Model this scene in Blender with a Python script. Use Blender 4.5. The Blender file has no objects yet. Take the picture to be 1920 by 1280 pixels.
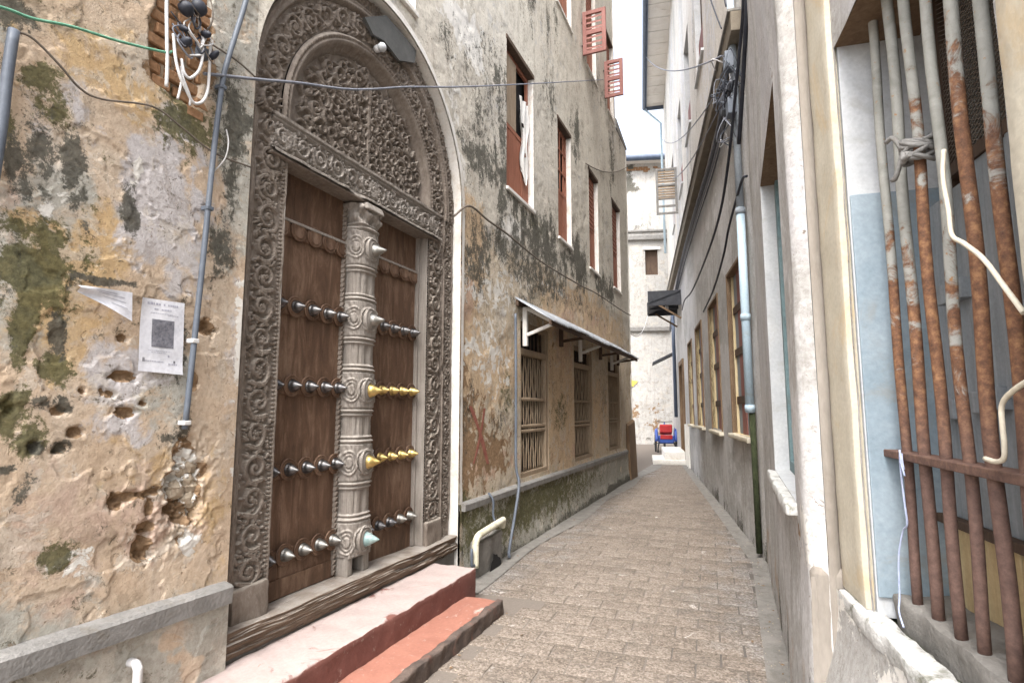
import bpy, bmesh, math, random
import numpy as np
from mathutils import Vector, Matrix

# ------------------------------------------------------------------ camera, sky, sun, exposure
scene = bpy.context.scene
COL = scene.collection
R = math.radians
cam_data = bpy.data.cameras.new("camera")
cam_data.sensor_width = 36.0
cam_data.lens = 19.93
cam_data.clip_start = 0.05
cam_data.clip_end = 600.0
cam = bpy.data.objects.new("camera", cam_data)
COL.objects.link(cam)
cam.location = (2.55, 0.0, 1.60)
cam.rotation_euler = (R(90 + 6.707), 0.0, R(22.347))
scene.camera = cam

SUN_ELEV, SUN_AZ = 55.0, 176.0          # azimuth measured from +Y towards +X
world = bpy.data.worlds.new("World")
scene.world = world
world.use_nodes = True
wt = world.node_tree
wt.nodes.clear()
w_out = wt.nodes.new("ShaderNodeOutputWorld")
w_bg = wt.nodes.new("ShaderNodeBackground")
w_sky = wt.nodes.new("ShaderNodeTexSky")
w_sky.sky_type = 'NISHITA'
w_sky.sun_disc = False
w_sky.sun_elevation = R(SUN_ELEV)
w_sky.sun_rotation = R(SUN_AZ)
w_sky.air_density = 1.0
w_sky.dust_density = 4.0
w_sky.ozone_density = 1.0
w_hsv = wt.nodes.new("ShaderNodeHueSaturation")      # overcast: the blue is veiled by cloud
w_hsv.inputs["Saturation"].default_value = 0.46
wt.links.new(w_sky.outputs[0], w_hsv.inputs["Color"])
wt.links.new(w_hsv.outputs[0], w_bg.inputs[0])
w_bg.inputs[1].default_value = 0.15
wt.links.new(w_bg.outputs[0], w_out.inputs[0])

sun_data = bpy.data.lights.new("sun", 'SUN')
sun_data.energy = 1.1
sun_data.angle = R(25)
sun_data.color = (1.0, 0.985, 0.965)
sun = bpy.data.objects.new("sun", sun_data)
COL.objects.link(sun)
_d = Vector((math.sin(R(SUN_AZ)) * math.cos(R(SUN_ELEV)), math.cos(R(SUN_AZ)) * math.cos(R(SUN_ELEV)), math.sin(R(SUN_ELEV))))
sun.rotation_euler = _d.to_track_quat('Z', 'Y').to_euler()
sun.location = (3, -3, 14)

scene.view_settings.view_transform = 'Standard'
scene.view_settings.look = 'None'
scene.view_settings.gamma = 1.0
scene.view_settings.use_curve_mapping = False
scene.view_settings.exposure = 2.25
scene.render.engine = 'CYCLES'
scene.cycles.use_denoising = True
scene.cycles.max_bounces = 10
scene.cycles.diffuse_bounces = 6

rng = random.Random(7)

# ------------------------------------------------------------------ noise on numpy arrays
def _hash(ix, iy, seed):
    h = (ix.astype(np.int64) * 374761393 + iy.astype(np.int64) * 668265263 + seed * 1442695041) & 0x7fffffff
    h = ((h ^ (h >> 13)) * 1274126177) & 0x7fffffff
    h = h ^ (h >> 16)
    return (h & 0xffff) / 65535.0

def vnoise(x, y, seed=0):
    x = np.asarray(x, float); y = np.asarray(y, float)
    ix = np.floor(x).astype(np.int64); iy = np.floor(y).astype(np.int64)
    fx = x - ix; fy = y - iy
    fx = fx * fx * (3 - 2 * fx); fy = fy * fy * (3 - 2 * fy)
    a = _hash(ix, iy, seed); b = _hash(ix + 1, iy, seed); c = _hash(ix, iy + 1, seed); d = _hash(ix + 1, iy + 1, seed)
    return (a * (1 - fx) + b * fx) * (1 - fy) + (c * (1 - fx) + d * fx) * fy

def fbm(x, y, seed=0, octv=4):
    t = 0.0; amp = 0.5; tot = 0
    for k in range(octv):
        t = t + amp * vnoise(x * (2 ** k) + 17.3 * k, y * (2 ** k) - 9.1 * k, seed + k)
        tot += amp; amp *= 0.55
    return t / tot

def sstep(a, b, x):
    t = np.clip((x - a) / (b - a), 0, 1)
    return t * t * (3 - 2 * t)

def blobs(y, z, lst):
    out = np.zeros_like(y)
    wy = (fbm(y * 9, z * 9, 5) - .5); wz = (fbm(y * 9, z * 9, 8) - .5)
    for (cy, cz, ry, rz, s) in lst:
        dy = (y - cy) / ry + wy * 1.5; dz = (z - cz) / rz + wz * 1.5
        out = np.maximum(out, s * np.exp(-(dy * dy + dz * dz) * 0.75))
    return out

# ------------------------------------------------------------------ objects
def tag(o, label, cat, group=None):
    o['label'] = label; o['category'] = cat
    if group: o['group'] = group
    return o

def thing(name, label, cat, loc=(0, 0, 0), group=None, rotz=0.0):
    o = bpy.data.objects.new(name, None)
    o.empty_display_size = 0.1
    o.location = loc; o.rotation_euler = (0, 0, rotz)
    COL.objects.link(o)
    return tag(o, label, cat, group)

def link_mesh(name, me, parent=None, mat=None):
    o = bpy.data.objects.new(name, me)
    COL.objects.link(o)
    if mat is not None and not me.materials: me.materials.append(mat)
    if parent is not None:
        o.parent = parent
        # every builder works in world coordinates: undo the parents' placement
        m = Matrix.Identity(4); p = parent; chain = []
        while p is not None:
            chain.append(p); p = p.parent
        for q in reversed(chain):
            m = m @ q.matrix_parent_inverse @ Matrix.LocRotScale(q.location, q.rotation_euler, q.scale)
        o.matrix_parent_inverse = m.inverted()
    return o

class MB:
    """collects faces and becomes one mesh object"""
    def __init__(s): s.v = []; s.f = []; s.smooth = []
    def poly(s, pts, smooth=False):
        b = len(s.v); s.v += [tuple(p) for p in pts]; s.f.append(tuple(range(b, b + len(pts)))); s.smooth.append(smooth)
    def hexa(s, p):
        b = len(s.v); s.v += [tuple(q) for q in p]
        for f in ((0, 3, 2, 1), (4, 5, 6, 7), (0, 1, 5, 4), (1, 2, 6, 5), (2, 3, 7, 6), (3, 0, 4, 7)):
            s.f.append(tuple(b + i for i in f)); s.smooth.append(False)
        return s
    def box(s, x0, x1, y0, y1, z0, z1):
        return s.hexa([(x0, y0, z0), (x1, y0, z0), (x1, y1, z0), (x0, y1, z0), (x0, y0, z1), (x1, y0, z1), (x1, y1, z1), (x0, y1, z1)])
    def fbox(s, F, u0, u1, z0, z1, d0, d1):
        """box in a wall frame: u along, z up, d out of the wall"""
        return s.hexa([F(u0, z0, d0), F(u1, z0, d0), F(u1, z0, d1), F(u0, z0, d1), F(u0, z1, d0), F(u1, z1, d0), F(u1, z1, d1), F(u0, z1, d1)])
    def bar(s, p0, p1, w, h, up=(0, 0, 1)):
        p0 = Vector(p0); p1 = Vector(p1); d = (p1 - p0).normalized()
        a = d.cross(Vector(up))
        if a.length < 1e-4: a = d.cross(Vector((1, 0, 0)))
        a.normalize(); b = a.cross(d)
        q = []
        for p in (p0, p1):
            for (i, j) in ((-1, -1), (1, -1), (1, 1), (-1, 1)):
                q.append(p + a * (i * w / 2) + b * (j * h / 2))
        return s.hexa(q)
    def tube(s, pts, r, n=8, smoothpath=0, caps=True):
        pts = [Vector(p) for p in pts]
        if smoothpath: pts = catmull(pts, smoothpath)
        rr = r if hasattr(r, '__len__') else [r] * len(pts)
        base = len(s.v)
        prev = None
        for i, p in enumerate(pts):
            d = (pts[min(i + 1, len(pts) - 1)] - pts[max(i - 1, 0)])
            if d.length < 1e-9: d = Vector((0, 0, 1))
            d.normalize()
            if prev is None:
                a = d.cross(Vector((0, 0, 1)))
                if a.length < 1e-3: a = d.cross(Vector((1, 0, 0)))
            else:
                a = prev - d * prev.dot(d)
            a.normalize(); prev = a; b = d.cross(a)
            q = rr[min(i, len(rr) - 1)]
            for k in range(n):
                t = 2 * math.pi * k / n
                s.v.append(tuple(p + a * (math.cos(t) * q) + b * (math.sin(t) * q)))
        for i in range(len(pts) - 1):
            for k in range(n):
                k2 = (k + 1) % n
                s.f.append((base + i * n + k, base + i * n + k2, base + (i + 1) * n + k2, base + (i + 1) * n + k)); s.smooth.append(True)
        if caps:
            s.f.append(tuple(base + k for k in range(n))[::-1]); s.smooth.append(False)
            e = base + (len(pts) - 1) * n
            s.f.append(tuple(e + k for k in range(n))); s.smooth.append(False)
        return s
    def lathe(s, prof, M=Matrix.Identity(4), n=16, smooth=True):
        """prof: (axial, radius); the axis is local +X"""
        base = len(s.v)
        for (a, r) in prof:
            for k in range(n):
                t = 2 * math.pi * k / n
                s.v.append(tuple(M @ Vector((a, r * math.cos(t), r * math.sin(t)))))
        for i in range(len(prof) - 1):
            for k in range(n):
                k2 = (k + 1) % n
                s.f.append((base + i * n + k, base + i * n + k2, base + (i + 1) * n + k2, base + (i + 1) * n + k)); s.smooth.append(smooth)
        s.f.append(tuple(base + k for k in range(n))[::-1]); s.smooth.append(False)
        e = base + (len(prof) - 1) * n
        s.f.append(tuple(e + k for k in range(n))); s.smooth.append(False)
        return s
    def mesh(s, name, weld=False):
        me = bpy.data.meshes.new(name)
        me.from_pydata(s.v, [], s.f)
        me.polygons.foreach_set("use_smooth", s.smooth)
        bm = bmesh.new(); bm.from_mesh(me)
        if weld: bmesh.ops.remove_doubles(bm, verts=bm.verts, dist=1e-5)
        bmesh.ops.recalc_face_normals(bm, faces=bm.faces)
        bm.to_mesh(me); bm.free()
        me.update()
        return me
    def build(s, name, mat, parent=None, bevel=0.0, seg=2):
        o = link_mesh(name, s.mesh(name, name.endswith('window')), parent, mat)
        if bevel:
            m = o.modifiers.new("bevel", 'BEVEL'); m.width = bevel; m.segments = seg; m.limit_method = 'ANGLE'; m.angle_limit = R(40)
        return o

def catmull(p, n):
    out = []
    q = [p[0] * 2 - p[1]] + list(p) + [p[-1] * 2 - p[-2]]
    for i in range(1, len(q) - 2):
        for k in range(n):
            t = k / n
            out.append(0.5 * ((2 * q[i]) + (q[i + 1] - q[i - 1]) * t + (2 * q[i - 1] - 5 * q[i] + 4 * q[i + 1] - q[i + 2]) * t * t + (3 * q[i] - q[i - 1] - 3 * q[i + 1] + q[i + 2]) * t ** 3))
    out.append(p[-1])
    return out

def frame(ox, oy, ang):
    """wall frame through (ox,oy) running at ang degrees from +Y towards +X; +d leaves the wall to its left-hand side (-X)"""
    a = R(ang); u = (math.sin(a), math.cos(a)); nn = (-math.cos(a), math.sin(a))
    def F(s, z, d=0.0): return Vector((ox + u[0] * s + nn[0] * d, oy + u[1] * s + nn[1] * d, z))
    return F

def FL(u, z, d=0.0): return Vector((d, u, z))          # the left-hand house front, plane X = 0, facing +X
FG = frame(2.70, 6.60, -9.6)                            # grey wall on the other side
FB = frame(2.75, 3.90, -7.5)                            # barred window front, nearest
def wall_grid(name, F, us, zs, hole, disp, mask, tint, mat, parent, snap=None):
    """dense wall sheet: hole(u,z)->bool on cell centres, disp(u,z)->metres, mask and tint -> 4 channels per vertex"""
    U, Z = np.meshgrid(us, zs)
    if snap is not None: U, Z = snap(U, Z)
    D = disp(U, Z)
    nz, nu = U.shape
    o0 = np.array(F(0, 0, 0)); eu = np.array(F(1, 0, 0)) - o0; ed = np.array(F(0, 0, 1)) - o0
    P = o0[None, None, :] + U[..., None] * eu + D[..., None] * ed
    P[..., 2] = Z
    idx = np.arange(nz * nu).reshape(nz, nu)
    uc = (U[:-1, :-1] + U[1:, 1:] + U[1:, :-1] + U[:-1, 1:]) / 4; zc = (Z[:-1, :-1] + Z[1:, 1:] + Z[1:, :-1] + Z[:-1, 1:]) / 4
    keep = ~hole(uc, zc)
    a = idx[:-1, :-1][keep]; b = idx[:-1, 1:][keep]; c = idx[1:, 1:][keep]; d = idx[1:, :-1][keep]
    flip = np.cross(eu, np.array([0, 0, 1.0])) @ ed < 0
    faces = np.stack([a, d, c, b] if flip else [a, b, c, d], 1)
    me = bpy.data.meshes.new(name)
    nv = nz * nu
    me.vertices.add(nv); me.vertices.foreach_set("co", P.reshape(-1))
    nf = len(faces)
    me.loops.add(nf * 4); me.loops.foreach_set("vertex_index", faces.reshape(-1).astype(np.int32))
    me.polygons.add(nf); me.polygons.foreach_set("loop_start", np.arange(0, nf * 4, 4, dtype=np.int32))
    me.polygons.foreach_set("use_smooth", np.ones(nf, bool))
    me.update(calc_edges=True)
    for nm, fn in (("mask", mask), ("tint", tint)):
        if fn is None: continue
        at = me.attributes.new(nm, 'FLOAT_COLOR', 'POINT')
        at.data.foreach_set("color", np.clip(fn(U, Z), 0, 2).astype(np.float32).reshape(-1))
    bm = bmesh.new(); bm.from_mesh(me)
    loose = [v for v in bm.verts if not v.link_faces]
    bmesh.ops.delete(bm, geom=loose, context='VERTS')
    bm.to_mesh(me); bm.free()
    return link_mesh(name, me, parent, mat)

def height_panel(name, hm, pt, mat, parent):
    """a carved panel: hm[v,u] heights, pt(iu,iv,h)->(n,3) positions"""
    nv, nu = hm.shape
    P = pt(hm)
    idx = np.arange(nv * nu).reshape(nv, nu)
    a = idx[:-1, :-1].ravel(); b = idx[:-1, 1:].ravel(); c = idx[1:, 1:].ravel(); d = idx[1:, :-1].ravel()
    faces = np.stack([a, b, c, d], 1)
    me = bpy.data.meshes.new(name)
    me.vertices.add(nv * nu); me.vertices.foreach_set("co", P.reshape(-1))
    nf = len(faces)
    me.loops.add(nf * 4); me.loops.foreach_set("vertex_index", faces.reshape(-1).astype(np.int32))
    me.polygons.add(nf); me.polygons.foreach_set("loop_start", np.arange(0, nf * 4, 4, dtype=np.int32))
    me.polygons.foreach_set("use_smooth", np.ones(nf, bool))
    me.update(calc_edges=True)
    return link_mesh(name, me, parent, mat)

def zgrid(parts):
    """join stretches of (start, end, step) into one rising list of grid lines"""
    out = []
    for (a, b, st) in parts:
        n = max(1, int(round((b - a) / st)))
        out += [a + (b - a) * i / n for i in range(n)]
    out.append(parts[-1][1])
    return np.array(out)

def snap_lines(arr, marks):
    arr = np.array(arr, float)
    for m in marks:
        i = int(np.argmin(np.abs(arr - m))); arr[i] = m
    return np.sort(arr)

# ------------------------------------------------------------------ materials
class NT:
    def __init__(s, name):
        s.m = bpy.data.materials.new(name); s.m.use_nodes = True
        s.t = s.m.node_tree; s.t.nodes.clear()
        s.out = s.t.nodes.new("ShaderNodeOutputMaterial")
        s.b = s.t.nodes.new("ShaderNodeBsdfPrincipled")
        s.t.links.new(s.b.outputs[0], s.out.inputs[0])
        s.pos = s.t.nodes.new("ShaderNodeNewGeometry")
        s.P = s.pos.outputs["Position"]
    def n(s, typ, ins=None, **kw):
        nd = s.t.nodes.new("ShaderNode" + typ)
        for k, v in kw.items(): setattr(nd, k, v)
        for k, v in (ins or {}).items(): s.set(nd.inputs[k], v)
        return nd
    def set(s, sock, v):
        if isinstance(v, bpy.types.NodeSocket): s.t.links.new(v, sock)
        elif isinstance(v, (tuple, list)) and len(v) == 3 and sock.type == 'RGBA': sock.default_value = (*v, 1)
        else: sock.default_value = v
    def scaled(s, vec, sc):
        return s.n("VectorMath", {0: vec, 1: sc if isinstance(sc, tuple) else (sc,) * 3}, operation='MULTIPLY').outputs[0]
    def noise(s, scale, detail=5, rough=0.6, dist=0.0, vec=None, stretch=None):
        v = vec or s.P
        if stretch: v = s.scaled(v, stretch)
        return s.n("TexNoise", {"Vector": v, "Scale": scale, "Detail": detail, "Roughness": rough, "Distortion": dist}).outputs["Fac"]
    def math(s, op, a, b=0.0, c=0.0):
        nd = s.n("Math", operation=op); s.set(nd.inputs[0], a); s.set(nd.inputs[1], b); s.set(nd.inputs[2], c); return nd.outputs[0]
    def step(s, x, a, b, o0=0.0, o1=1.0):
        return s.n("MapRange", {"Value": x, "From Min": a, "From Max": b, "To Min": o0, "To Max": o1}, interpolation_type='SMOOTHSTEP').outputs["Result"]
    def mix(s, f, a, b, mode='MIX'):
        nd = s.n("Mix", data_type='RGBA', blend_type=mode); s.set(nd.inputs[0], f); s.set(nd.inputs[6], a); s.set(nd.inputs[7], b); return nd.outputs[2]
    def ramp(s, f, stops):
        nd = s.n("ValToRGB", {"Fac": f}); e = nd.color_ramp.elements
        while len(e) < len(stops): e.new(0.5)
        for el, (p, c) in zip(e, stops): el.position = p; el.color = (*c, 1)
        return nd.outputs[0]
    def bump(s, h, strength=0.5, dist=0.01, prev=None):
        nd = s.n("Bump", {"Height": h, "Strength": strength, "Distance": dist})
        if prev is not None: s.set(nd.inputs["Normal"], prev)
        return nd.outputs[0]
    def finish(s, col, rough=0.85, metal=0.0, normal=None, spec=None):
        s.set(s.b.inputs["Base Color"], col); s.set(s.b.inputs["Roughness"], rough); s.set(s.b.inputs["Metallic"], metal)
        if normal is not None: s.set(s.b.inputs["Normal"], normal)
        s.set(s.b.inputs["Specular IOR Level"], 0.3 if spec is None else spec)
        return s.m
    def attr(s, name):
        nd = s.n("Attribute", attribute_name=name)
        sp = s.n("SeparateColor", {"Color": nd.outputs["Color"]})
        return sp.outputs[0], sp.outputs[1], sp.outputs[2], nd.outputs["Alpha"]

def simple(name, c1, c2, scale=6.0, rough=0.8, metal=0.0, bump=0.25, bdist=0.004, stretch=None, dirt=None, dirt_amt=0.5, fine=60.0, spec=None):
    """two-tone weathered surface with grain, dirt blotches and relief"""
    t = NT(name)
    f = t.noise(scale, 6, 0.65, 0.4, stretch=stretch)
    col = t.ramp(f, [(0.30, c1), (0.70, c2)])
    g = t.noise(fine, 3, 0.6, stretch=stretch)
    col = t.mix(0.35, col, t.ramp(g, [(0.25, (0.45, 0.45, 0.45)), (0.75, (1.0, 1.0, 1.0))]), 'MULTIPLY')
    if dirt is not None:
        d = t.step(t.noise(scale * 0.7, 7, 0.7, 0.8), 0.52, 0.68)
        col = t.mix(t.math('MULTIPLY', d, dirt_amt), col, dirt)
    nrm = t.bump(t.math('ADD', g, t.math('MULTIPLY', f, 1.5)), bump, bdist)
    return t.finish(col, rough, metal, nrm, spec)

def stucco(name, base, lilac, pink, ochre, grey, streak=0.5, flake=1.0, bumpd=0.012, flake_pale=(0.55, 0.50, 0.43), flake_dark=(0.16, 0.12, 0.08)):
    """old lime plaster: colour coats that wore through, mould, moss, bare patches; mask and tint are painted per wall"""
    t = NT(name)
    mR, mG, mB, mA = t.attr("mask"); tR, tG, tB, tA = t.attr("tint")
    big = t.noise(2.2, 8, 0.68, 0.6); mid = t.noise(7.0, 8, 0.7, 0.5); fine = t.noise(34.0, 6, 0.7); grit = t.noise(120.0, 3, 0.6)
    col = t.ramp(big, [(0.28, base[0]), (0.5, base[1]), (0.72, base[2])])
    def coat(col, amt, c, src, a=0.42, b=0.62):
        f = t.math('ADD', t.math('MULTIPLY', amt, 0.62), t.math('MULTIPLY', t.math('SUBTRACT', src, 0.5), 1.1))
        f = t.math('MULTIPLY', t.step(f, a - 0.06, a + 0.14), t.step(amt, 0.03, 0.2))
        return t.mix(f, col, c)
    col = coat(col, tA, t.mix(mid, grey[0], grey[1]), mid, 0.2, 0.6)
    col = coat(col, tB, t.mix(mid, ochre[0], ochre[1]), mid, 0.3, 0.6)
    col = coat(col, tG, t.mix(mid, pink[0], pink[1]), big, 0.3, 0.6)
    col = coat(col, tR, t.mix(mid, lilac[0], lilac[1]), mid, 0.3, 0.6)
    # rain streaks
    st = t.noise(9.0, 5, 0.6, 0.3, stretch=(1.0, 1.0, 0.09))
    col = t.mix(t.math('MULTIPLY', t.step(st, 0.5, 0.75), streak), col, t.mix(0.62, col, (0.16, 0.14, 0.11)))
    st2 = t.noise(5.0, 5, 0.6, 0.3, vec=t.n("VectorMath", {0: t.P, 1: (3.1, 7.7, 1.3)}, operation='ADD').outputs[0], stretch=(1.0, 1.0, 0.12))
    col = t.mix(t.math('MULTIPLY', t.step(st2, 0.52, 0.7), streak * 0.6), col, t.mix(0.5, col, (0.62, 0.56, 0.48)))
    # coats that flaked with a ragged edge
    fl1 = t.noise(3.4, 10, 0.72, 0.5, vec=t.n("VectorMath", {0: t.P, 1: (5.3, 1.7, 9.1)}, operation='ADD').outputs[0]); fl2 = t.noise(4.6, 10, 0.74, 0.6, vec=t.n("VectorMath", {0: t.P, 1: (11.3, 4.2, 2.7)}, operation='ADD').outputs[0])
    e1 = t.step(fl1, 0.545, 0.575); e2 = t.step(fl2, 0.555, 0.58)
    col = t.mix(t.math('MULTIPLY', e1, 0.5 * flake), col, flake_pale)
    col = t.mix(t.math('MULTIPLY', e2, 0.5 * flake), col, t.mix(0.5, col, flake_dark))
    sp = t.math('MULTIPLY', t.step(t.noise(26.0, 8, 0.82, 0.5), 0.555, 0.60), t.step(t.noise(2.6, 7, 0.7, 0.5), 0.49, 0.57))
    col = t.mix(t.math('MULTIPLY', sp, 0.8 * flake), col, t.mix(fine, (0.05, 0.045, 0.028), (0.15, 0.13, 0.085)))
    sq = t.math('MULTIPLY', t.step(t.noise(55.0, 5, 0.8, 0.3), 0.62, 0.66), t.step(mid, 0.45, 0.55))
    col = t.mix(t.math('MULTIPLY', sq, 0.6 * flake), col, (0.62, 0.58, 0.52))
    # speckle and small chips
    col = t.mix(0.55, col, t.ramp(fine, [(0.28, (0.48, 0.44, 0.40)), (0.6, (1.0, 1.0, 1.0))]), 'MULTIPLY')
    chips = t.step(t.noise(17.0, 4, 0.75, 0.6), 0.655, 0.685)
    col = t.mix(t.math('MULTIPLY', chips, 0.75), col, (0.17, 0.12, 0.075))
    def over(col, amt, c, src, lo=0.50, hi=0.60, op=1.0):
        f = t.math('ADD', amt, t.math('MULTIPLY', t.math('SUBTRACT', src, 0.5), 2.9))
        f = t.math('MULTIPLY', t.math('MULTIPLY', t.step(f, lo - 0.03, hi), t.step(amt, 0.04, 0.18)), op)
        return t.mix(f, col, c), f
    col, fB = over(col, mB, t.ramp(fine, [(0.3, (0.16, 0.10, 0.055)), (0.7, (0.34, 0.23, 0.14))]), mid)
    col, fA = over(col, mA, t.mix(fine, (0.56, 0.54, 0.50), (0.70, 0.67, 0.61)), mid)
    col, fG = over(col, mG, t.ramp(fine, [(0.3, (0.038, 0.038, 0.017)), (0.7, (0.15, 0.138, 0.062))]), t.math('ADD', t.math('MULTIPLY', t.noise(15.0, 10, 0.8, 0.5), 0.62), t.math('MULTIPLY', t.noise(52.0, 8, 0.8, 0.3), 0.38)), 0.50, 0.68, 0.92)
    col, fR = over(col, mR, t.ramp(fine, [(0.3, (0.035, 0.034, 0.028)), (0.7, (0.125, 0.118, 0.095))]), t.math('ADD', t.math('MULTIPLY', t.noise(17.0, 10, 0.8, 0.5, stretch=(1, 1, 0.7)), 0.6), t.math('MULTIPLY', t.noise(58.0, 8, 0.8, 0.3), 0.4)), 0.50, 0.68, 0.92)
    h = t.math('ADD', t.math('MULTIPLY', mid, 0.28), t.math('ADD', t.math('MULTIPLY', fine, 0.7), t.math('MULTIPLY', grit, 0.34)))
    h = t.math('SUBTRACT', h, t.math('MULTIPLY', chips, 0.5)); h = t.math('ADD', h, t.math('MULTIPLY', t.math('SUBTRACT', e1, e2), 0.10 * flake))
    h = t.math('SUBTRACT', h, t.math('MULTIPLY', fB, 0.45))
    h = t.math('ADD', h, t.math('MULTIPLY', fA, 0.2))
    return t.finish(col, 0.93, 0.0, t.bump(h, 0.75, bumpd), 0.15)

def wood(name, c1, c2, c3, grain=(14, 14, 0.9), scale=3.0, rough=0.75, bump=0.4, dust=None, bdist=0.004):
    t = NT(name)
    f = t.noise(scale, 7, 0.7, 0.8, stretch=grain)
    g = t.noise(1.7, 5, 0.6, 0.4)
    col = t.ramp(t.math('ADD', t.math('MULTIPLY', f, 0.65), t.math('MULTIPLY', g, 0.35)), [(0.30, c1), (0.5, c2), (0.70, c3)])
    fine = t.noise(70.0, 4, 0.7)
    col = t.mix(0.4, col, t.ramp(fine, [(0.25, (0.5, 0.5, 0.5)), (0.7, (1, 1, 1))]), 'MULTIPLY')
    if dust is not None:
        nz = t.n("SeparateXYZ", {0: t.pos.outputs["Normal"]}).outputs[2]
        d = t.math('MULTIPLY', t.step(nz, 0.15, 0.85), t.step(t.noise(5.0, 5, 0.7), 0.3, 0.65, 0.35, 1.0))
        col = t.mix(d, col, dust)
    return t.finish(col, rough, 0.0, t.bump(t.math('ADD', f, t.math('MULTIPLY', fine, 0.4)), bump, bdist), 0.25)

M = {}
M['stucco_near'] = stucco('old_plaster_ochre',
    [(0.47, 0.35, 0.24), (0.54, 0.425, 0.315), (0.58, 0.495, 0.395)],
    [(0.46, 0.43, 0.425), (0.55, 0.52, 0.51)], [(0.475, 0.335, 0.255), (0.54, 0.425, 0.345)],
    [(0.48, 0.31, 0.15), (0.56, 0.43, 0.26)], [(0.38, 0.37, 0.32), (0.47, 0.45, 0.40)], 0.40, 1.0, 0.009)
M['stucco_far'] = stucco('old_plaster_grey',
    [(0.44, 0.36, 0.26), (0.54, 0.46, 0.35), (0.60, 0.54, 0.45)],
    [(0.40, 0.39, 0.38), (0.50, 0.49, 0.47)], [(0.48, 0.32, 0.225), (0.57, 0.43, 0.33)],
    [(0.54, 0.38, 0.235), (0.63, 0.50, 0.35)], [(0.52, 0.485, 0.415), (0.65, 0.61, 0.53)], 0.45)
M['stucco_plinth'] = stucco('damp_cement_render',
    [(0.25, 0.22, 0.15), (0.31, 0.28, 0.19), (0.37, 0.33, 0.25)],
    [(0.33, 0.31, 0.29), (0.40, 0.38, 0.36)], [(0.36, 0.25, 0.18), (0.43, 0.32, 0.24)],
    [(0.34, 0.27, 0.15), (0.40, 0.33, 0.20)], [(0.30, 0.29, 0.25), (0.36, 0.35, 0.31)], 0.5)
M['stucco_greige'] = stucco('grey_cement_wall',
    [(0.46, 0.45, 0.44), (0.525, 0.515, 0.505), (0.58, 0.57, 0.56)],
    [(0.44, 0.43, 0.43), (0.52, 0.51, 0.51)], [(0.36, 0.29, 0.23), (0.42, 0.35, 0.29)],
    [(0.42, 0.34, 0.21), (0.50, 0.42, 0.28)], [(0.36, 0.35, 0.33), (0.44, 0.43, 0.41)], 0.55, 0.4, 0.007, (0.56, 0.54, 0.52), (0.24, 0.21, 0.18))
M['stucco_white'] = stucco('whitewashed_wall',
    [(0.58, 0.55, 0.50), (0.66, 0.63, 0.58), (0.72, 0.70, 0.66)],
    [(0.60, 0.61, 0.65), (0.70, 0.71, 0.74)], [(0.60, 0.50, 0.42), (0.66, 0.57, 0.49)],
    [(0.60, 0.52, 0.38), (0.66, 0.59, 0.46)], [(0.46, 0.45, 0.43), (0.56, 0.55, 0.52)], 0.35, 0.25, 0.006)
M['limewash'] = simple('lime_washed_reveal', (0.64, 0.60, 0.54), (0.78, 0.76, 0.72), 5, 0.9, dirt=(0.42, 0.35, 0.26), dirt_amt=0.55, bump=0.4)
M['cream'] = simple('cream_paint', (0.50, 0.45, 0.345), (0.59, 0.545, 0.445), 3.5, 0.8, dirt=(0.50, 0.36, 0.19), dirt_amt=0.5, bump=0.3)
M['cement'] = simple('grey_cement', (0.15, 0.142, 0.128), (0.25, 0.235, 0.213), 7, 0.92, dirt=(0.11, 0.10, 0.085), dirt_amt=0.6, bump=0.6, bdist=0.008)
M['ledge'] = simple('cement_ledge', (0.165, 0.16, 0.15), (0.285, 0.275, 0.26), 8, 0.92, dirt=(0.15, 0.13, 0.10), dirt_amt=0.6, bump=0.6, bdist=0.008)
M['whitesill'] = simple('flaking_white_sill', (0.46, 0.455, 0.43), (0.64, 0.635, 0.61), 9, 0.9, dirt=(0.15, 0.15, 0.11), dirt_amt=0.9, bump=0.7, bdist=0.008)
M['carve'] = wood('carved_teak', (0.115, 0.090, 0.071), (0.205, 0.17, 0.14), (0.315, 0.272, 0.232), (6, 6, 3), 4.0, 0.88, 0.35, (0.32, 0.285, 0.24))
M['carve_pale'] = wood('bleached_teak', (0.17, 0.145, 0.12), (0.265, 0.235, 0.205), (0.38, 0.35, 0.315), (14, 14, 0.8), 4.0, 0.85, 0.4, (0.45, 0.41, 0.36))
M['leafwood'] = wood('door_boards', (0.048, 0.029, 0.020), (0.125, 0.072, 0.045), (0.27, 0.18, 0.125), (4, 4, 0.9), 3.0, 0.6, 0.3)
M['sillwood'] = wood('rotten_beam', (0.07, 0.047, 0.033), (0.17, 0.12, 0.085), (0.27, 0.21, 0.16), (14, 0.8, 14), 3.0, 0.9, 0.9, (0.33, 0.30, 0.265), 0.01)
M['brass'] = simple('worn_brass', (0.42, 0.30, 0.10), (0.66, 0.51, 0.22), 14, 0.42, 1.0, 0.1)
M['iron'] = simple('tarnished_brass', (0.075, 0.075, 0.08), (0.20, 0.19, 0.18), 14, 0.36, 0.9, 0.15)
M['silver'] = simple('bare_brass', (0.20, 0.195, 0.18), (0.38, 0.365, 0.33), 14, 0.48, 1.0, 0.1)
M['verdigris'] = simple('verdigris_brass', (0.20, 0.33, 0.32), (0.42, 0.52, 0.50), 20, 0.6, 0.3, 0.2)
M['shutter'] = wood('red_brown_paint', (0.20, 0.075, 0.045), (0.29, 0.115, 0.07), (0.36, 0.16, 0.105), (10, 10, 1.2), 3.0, 0.7, 0.25)
M['shutter_red'] = wood('faded_red_paint', (0.185, 0.075, 0.062), (0.24, 0.105, 0.088), (0.29, 0.145, 0.125), (10, 10, 1.2), 3.0, 0.7, 0.25)
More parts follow.
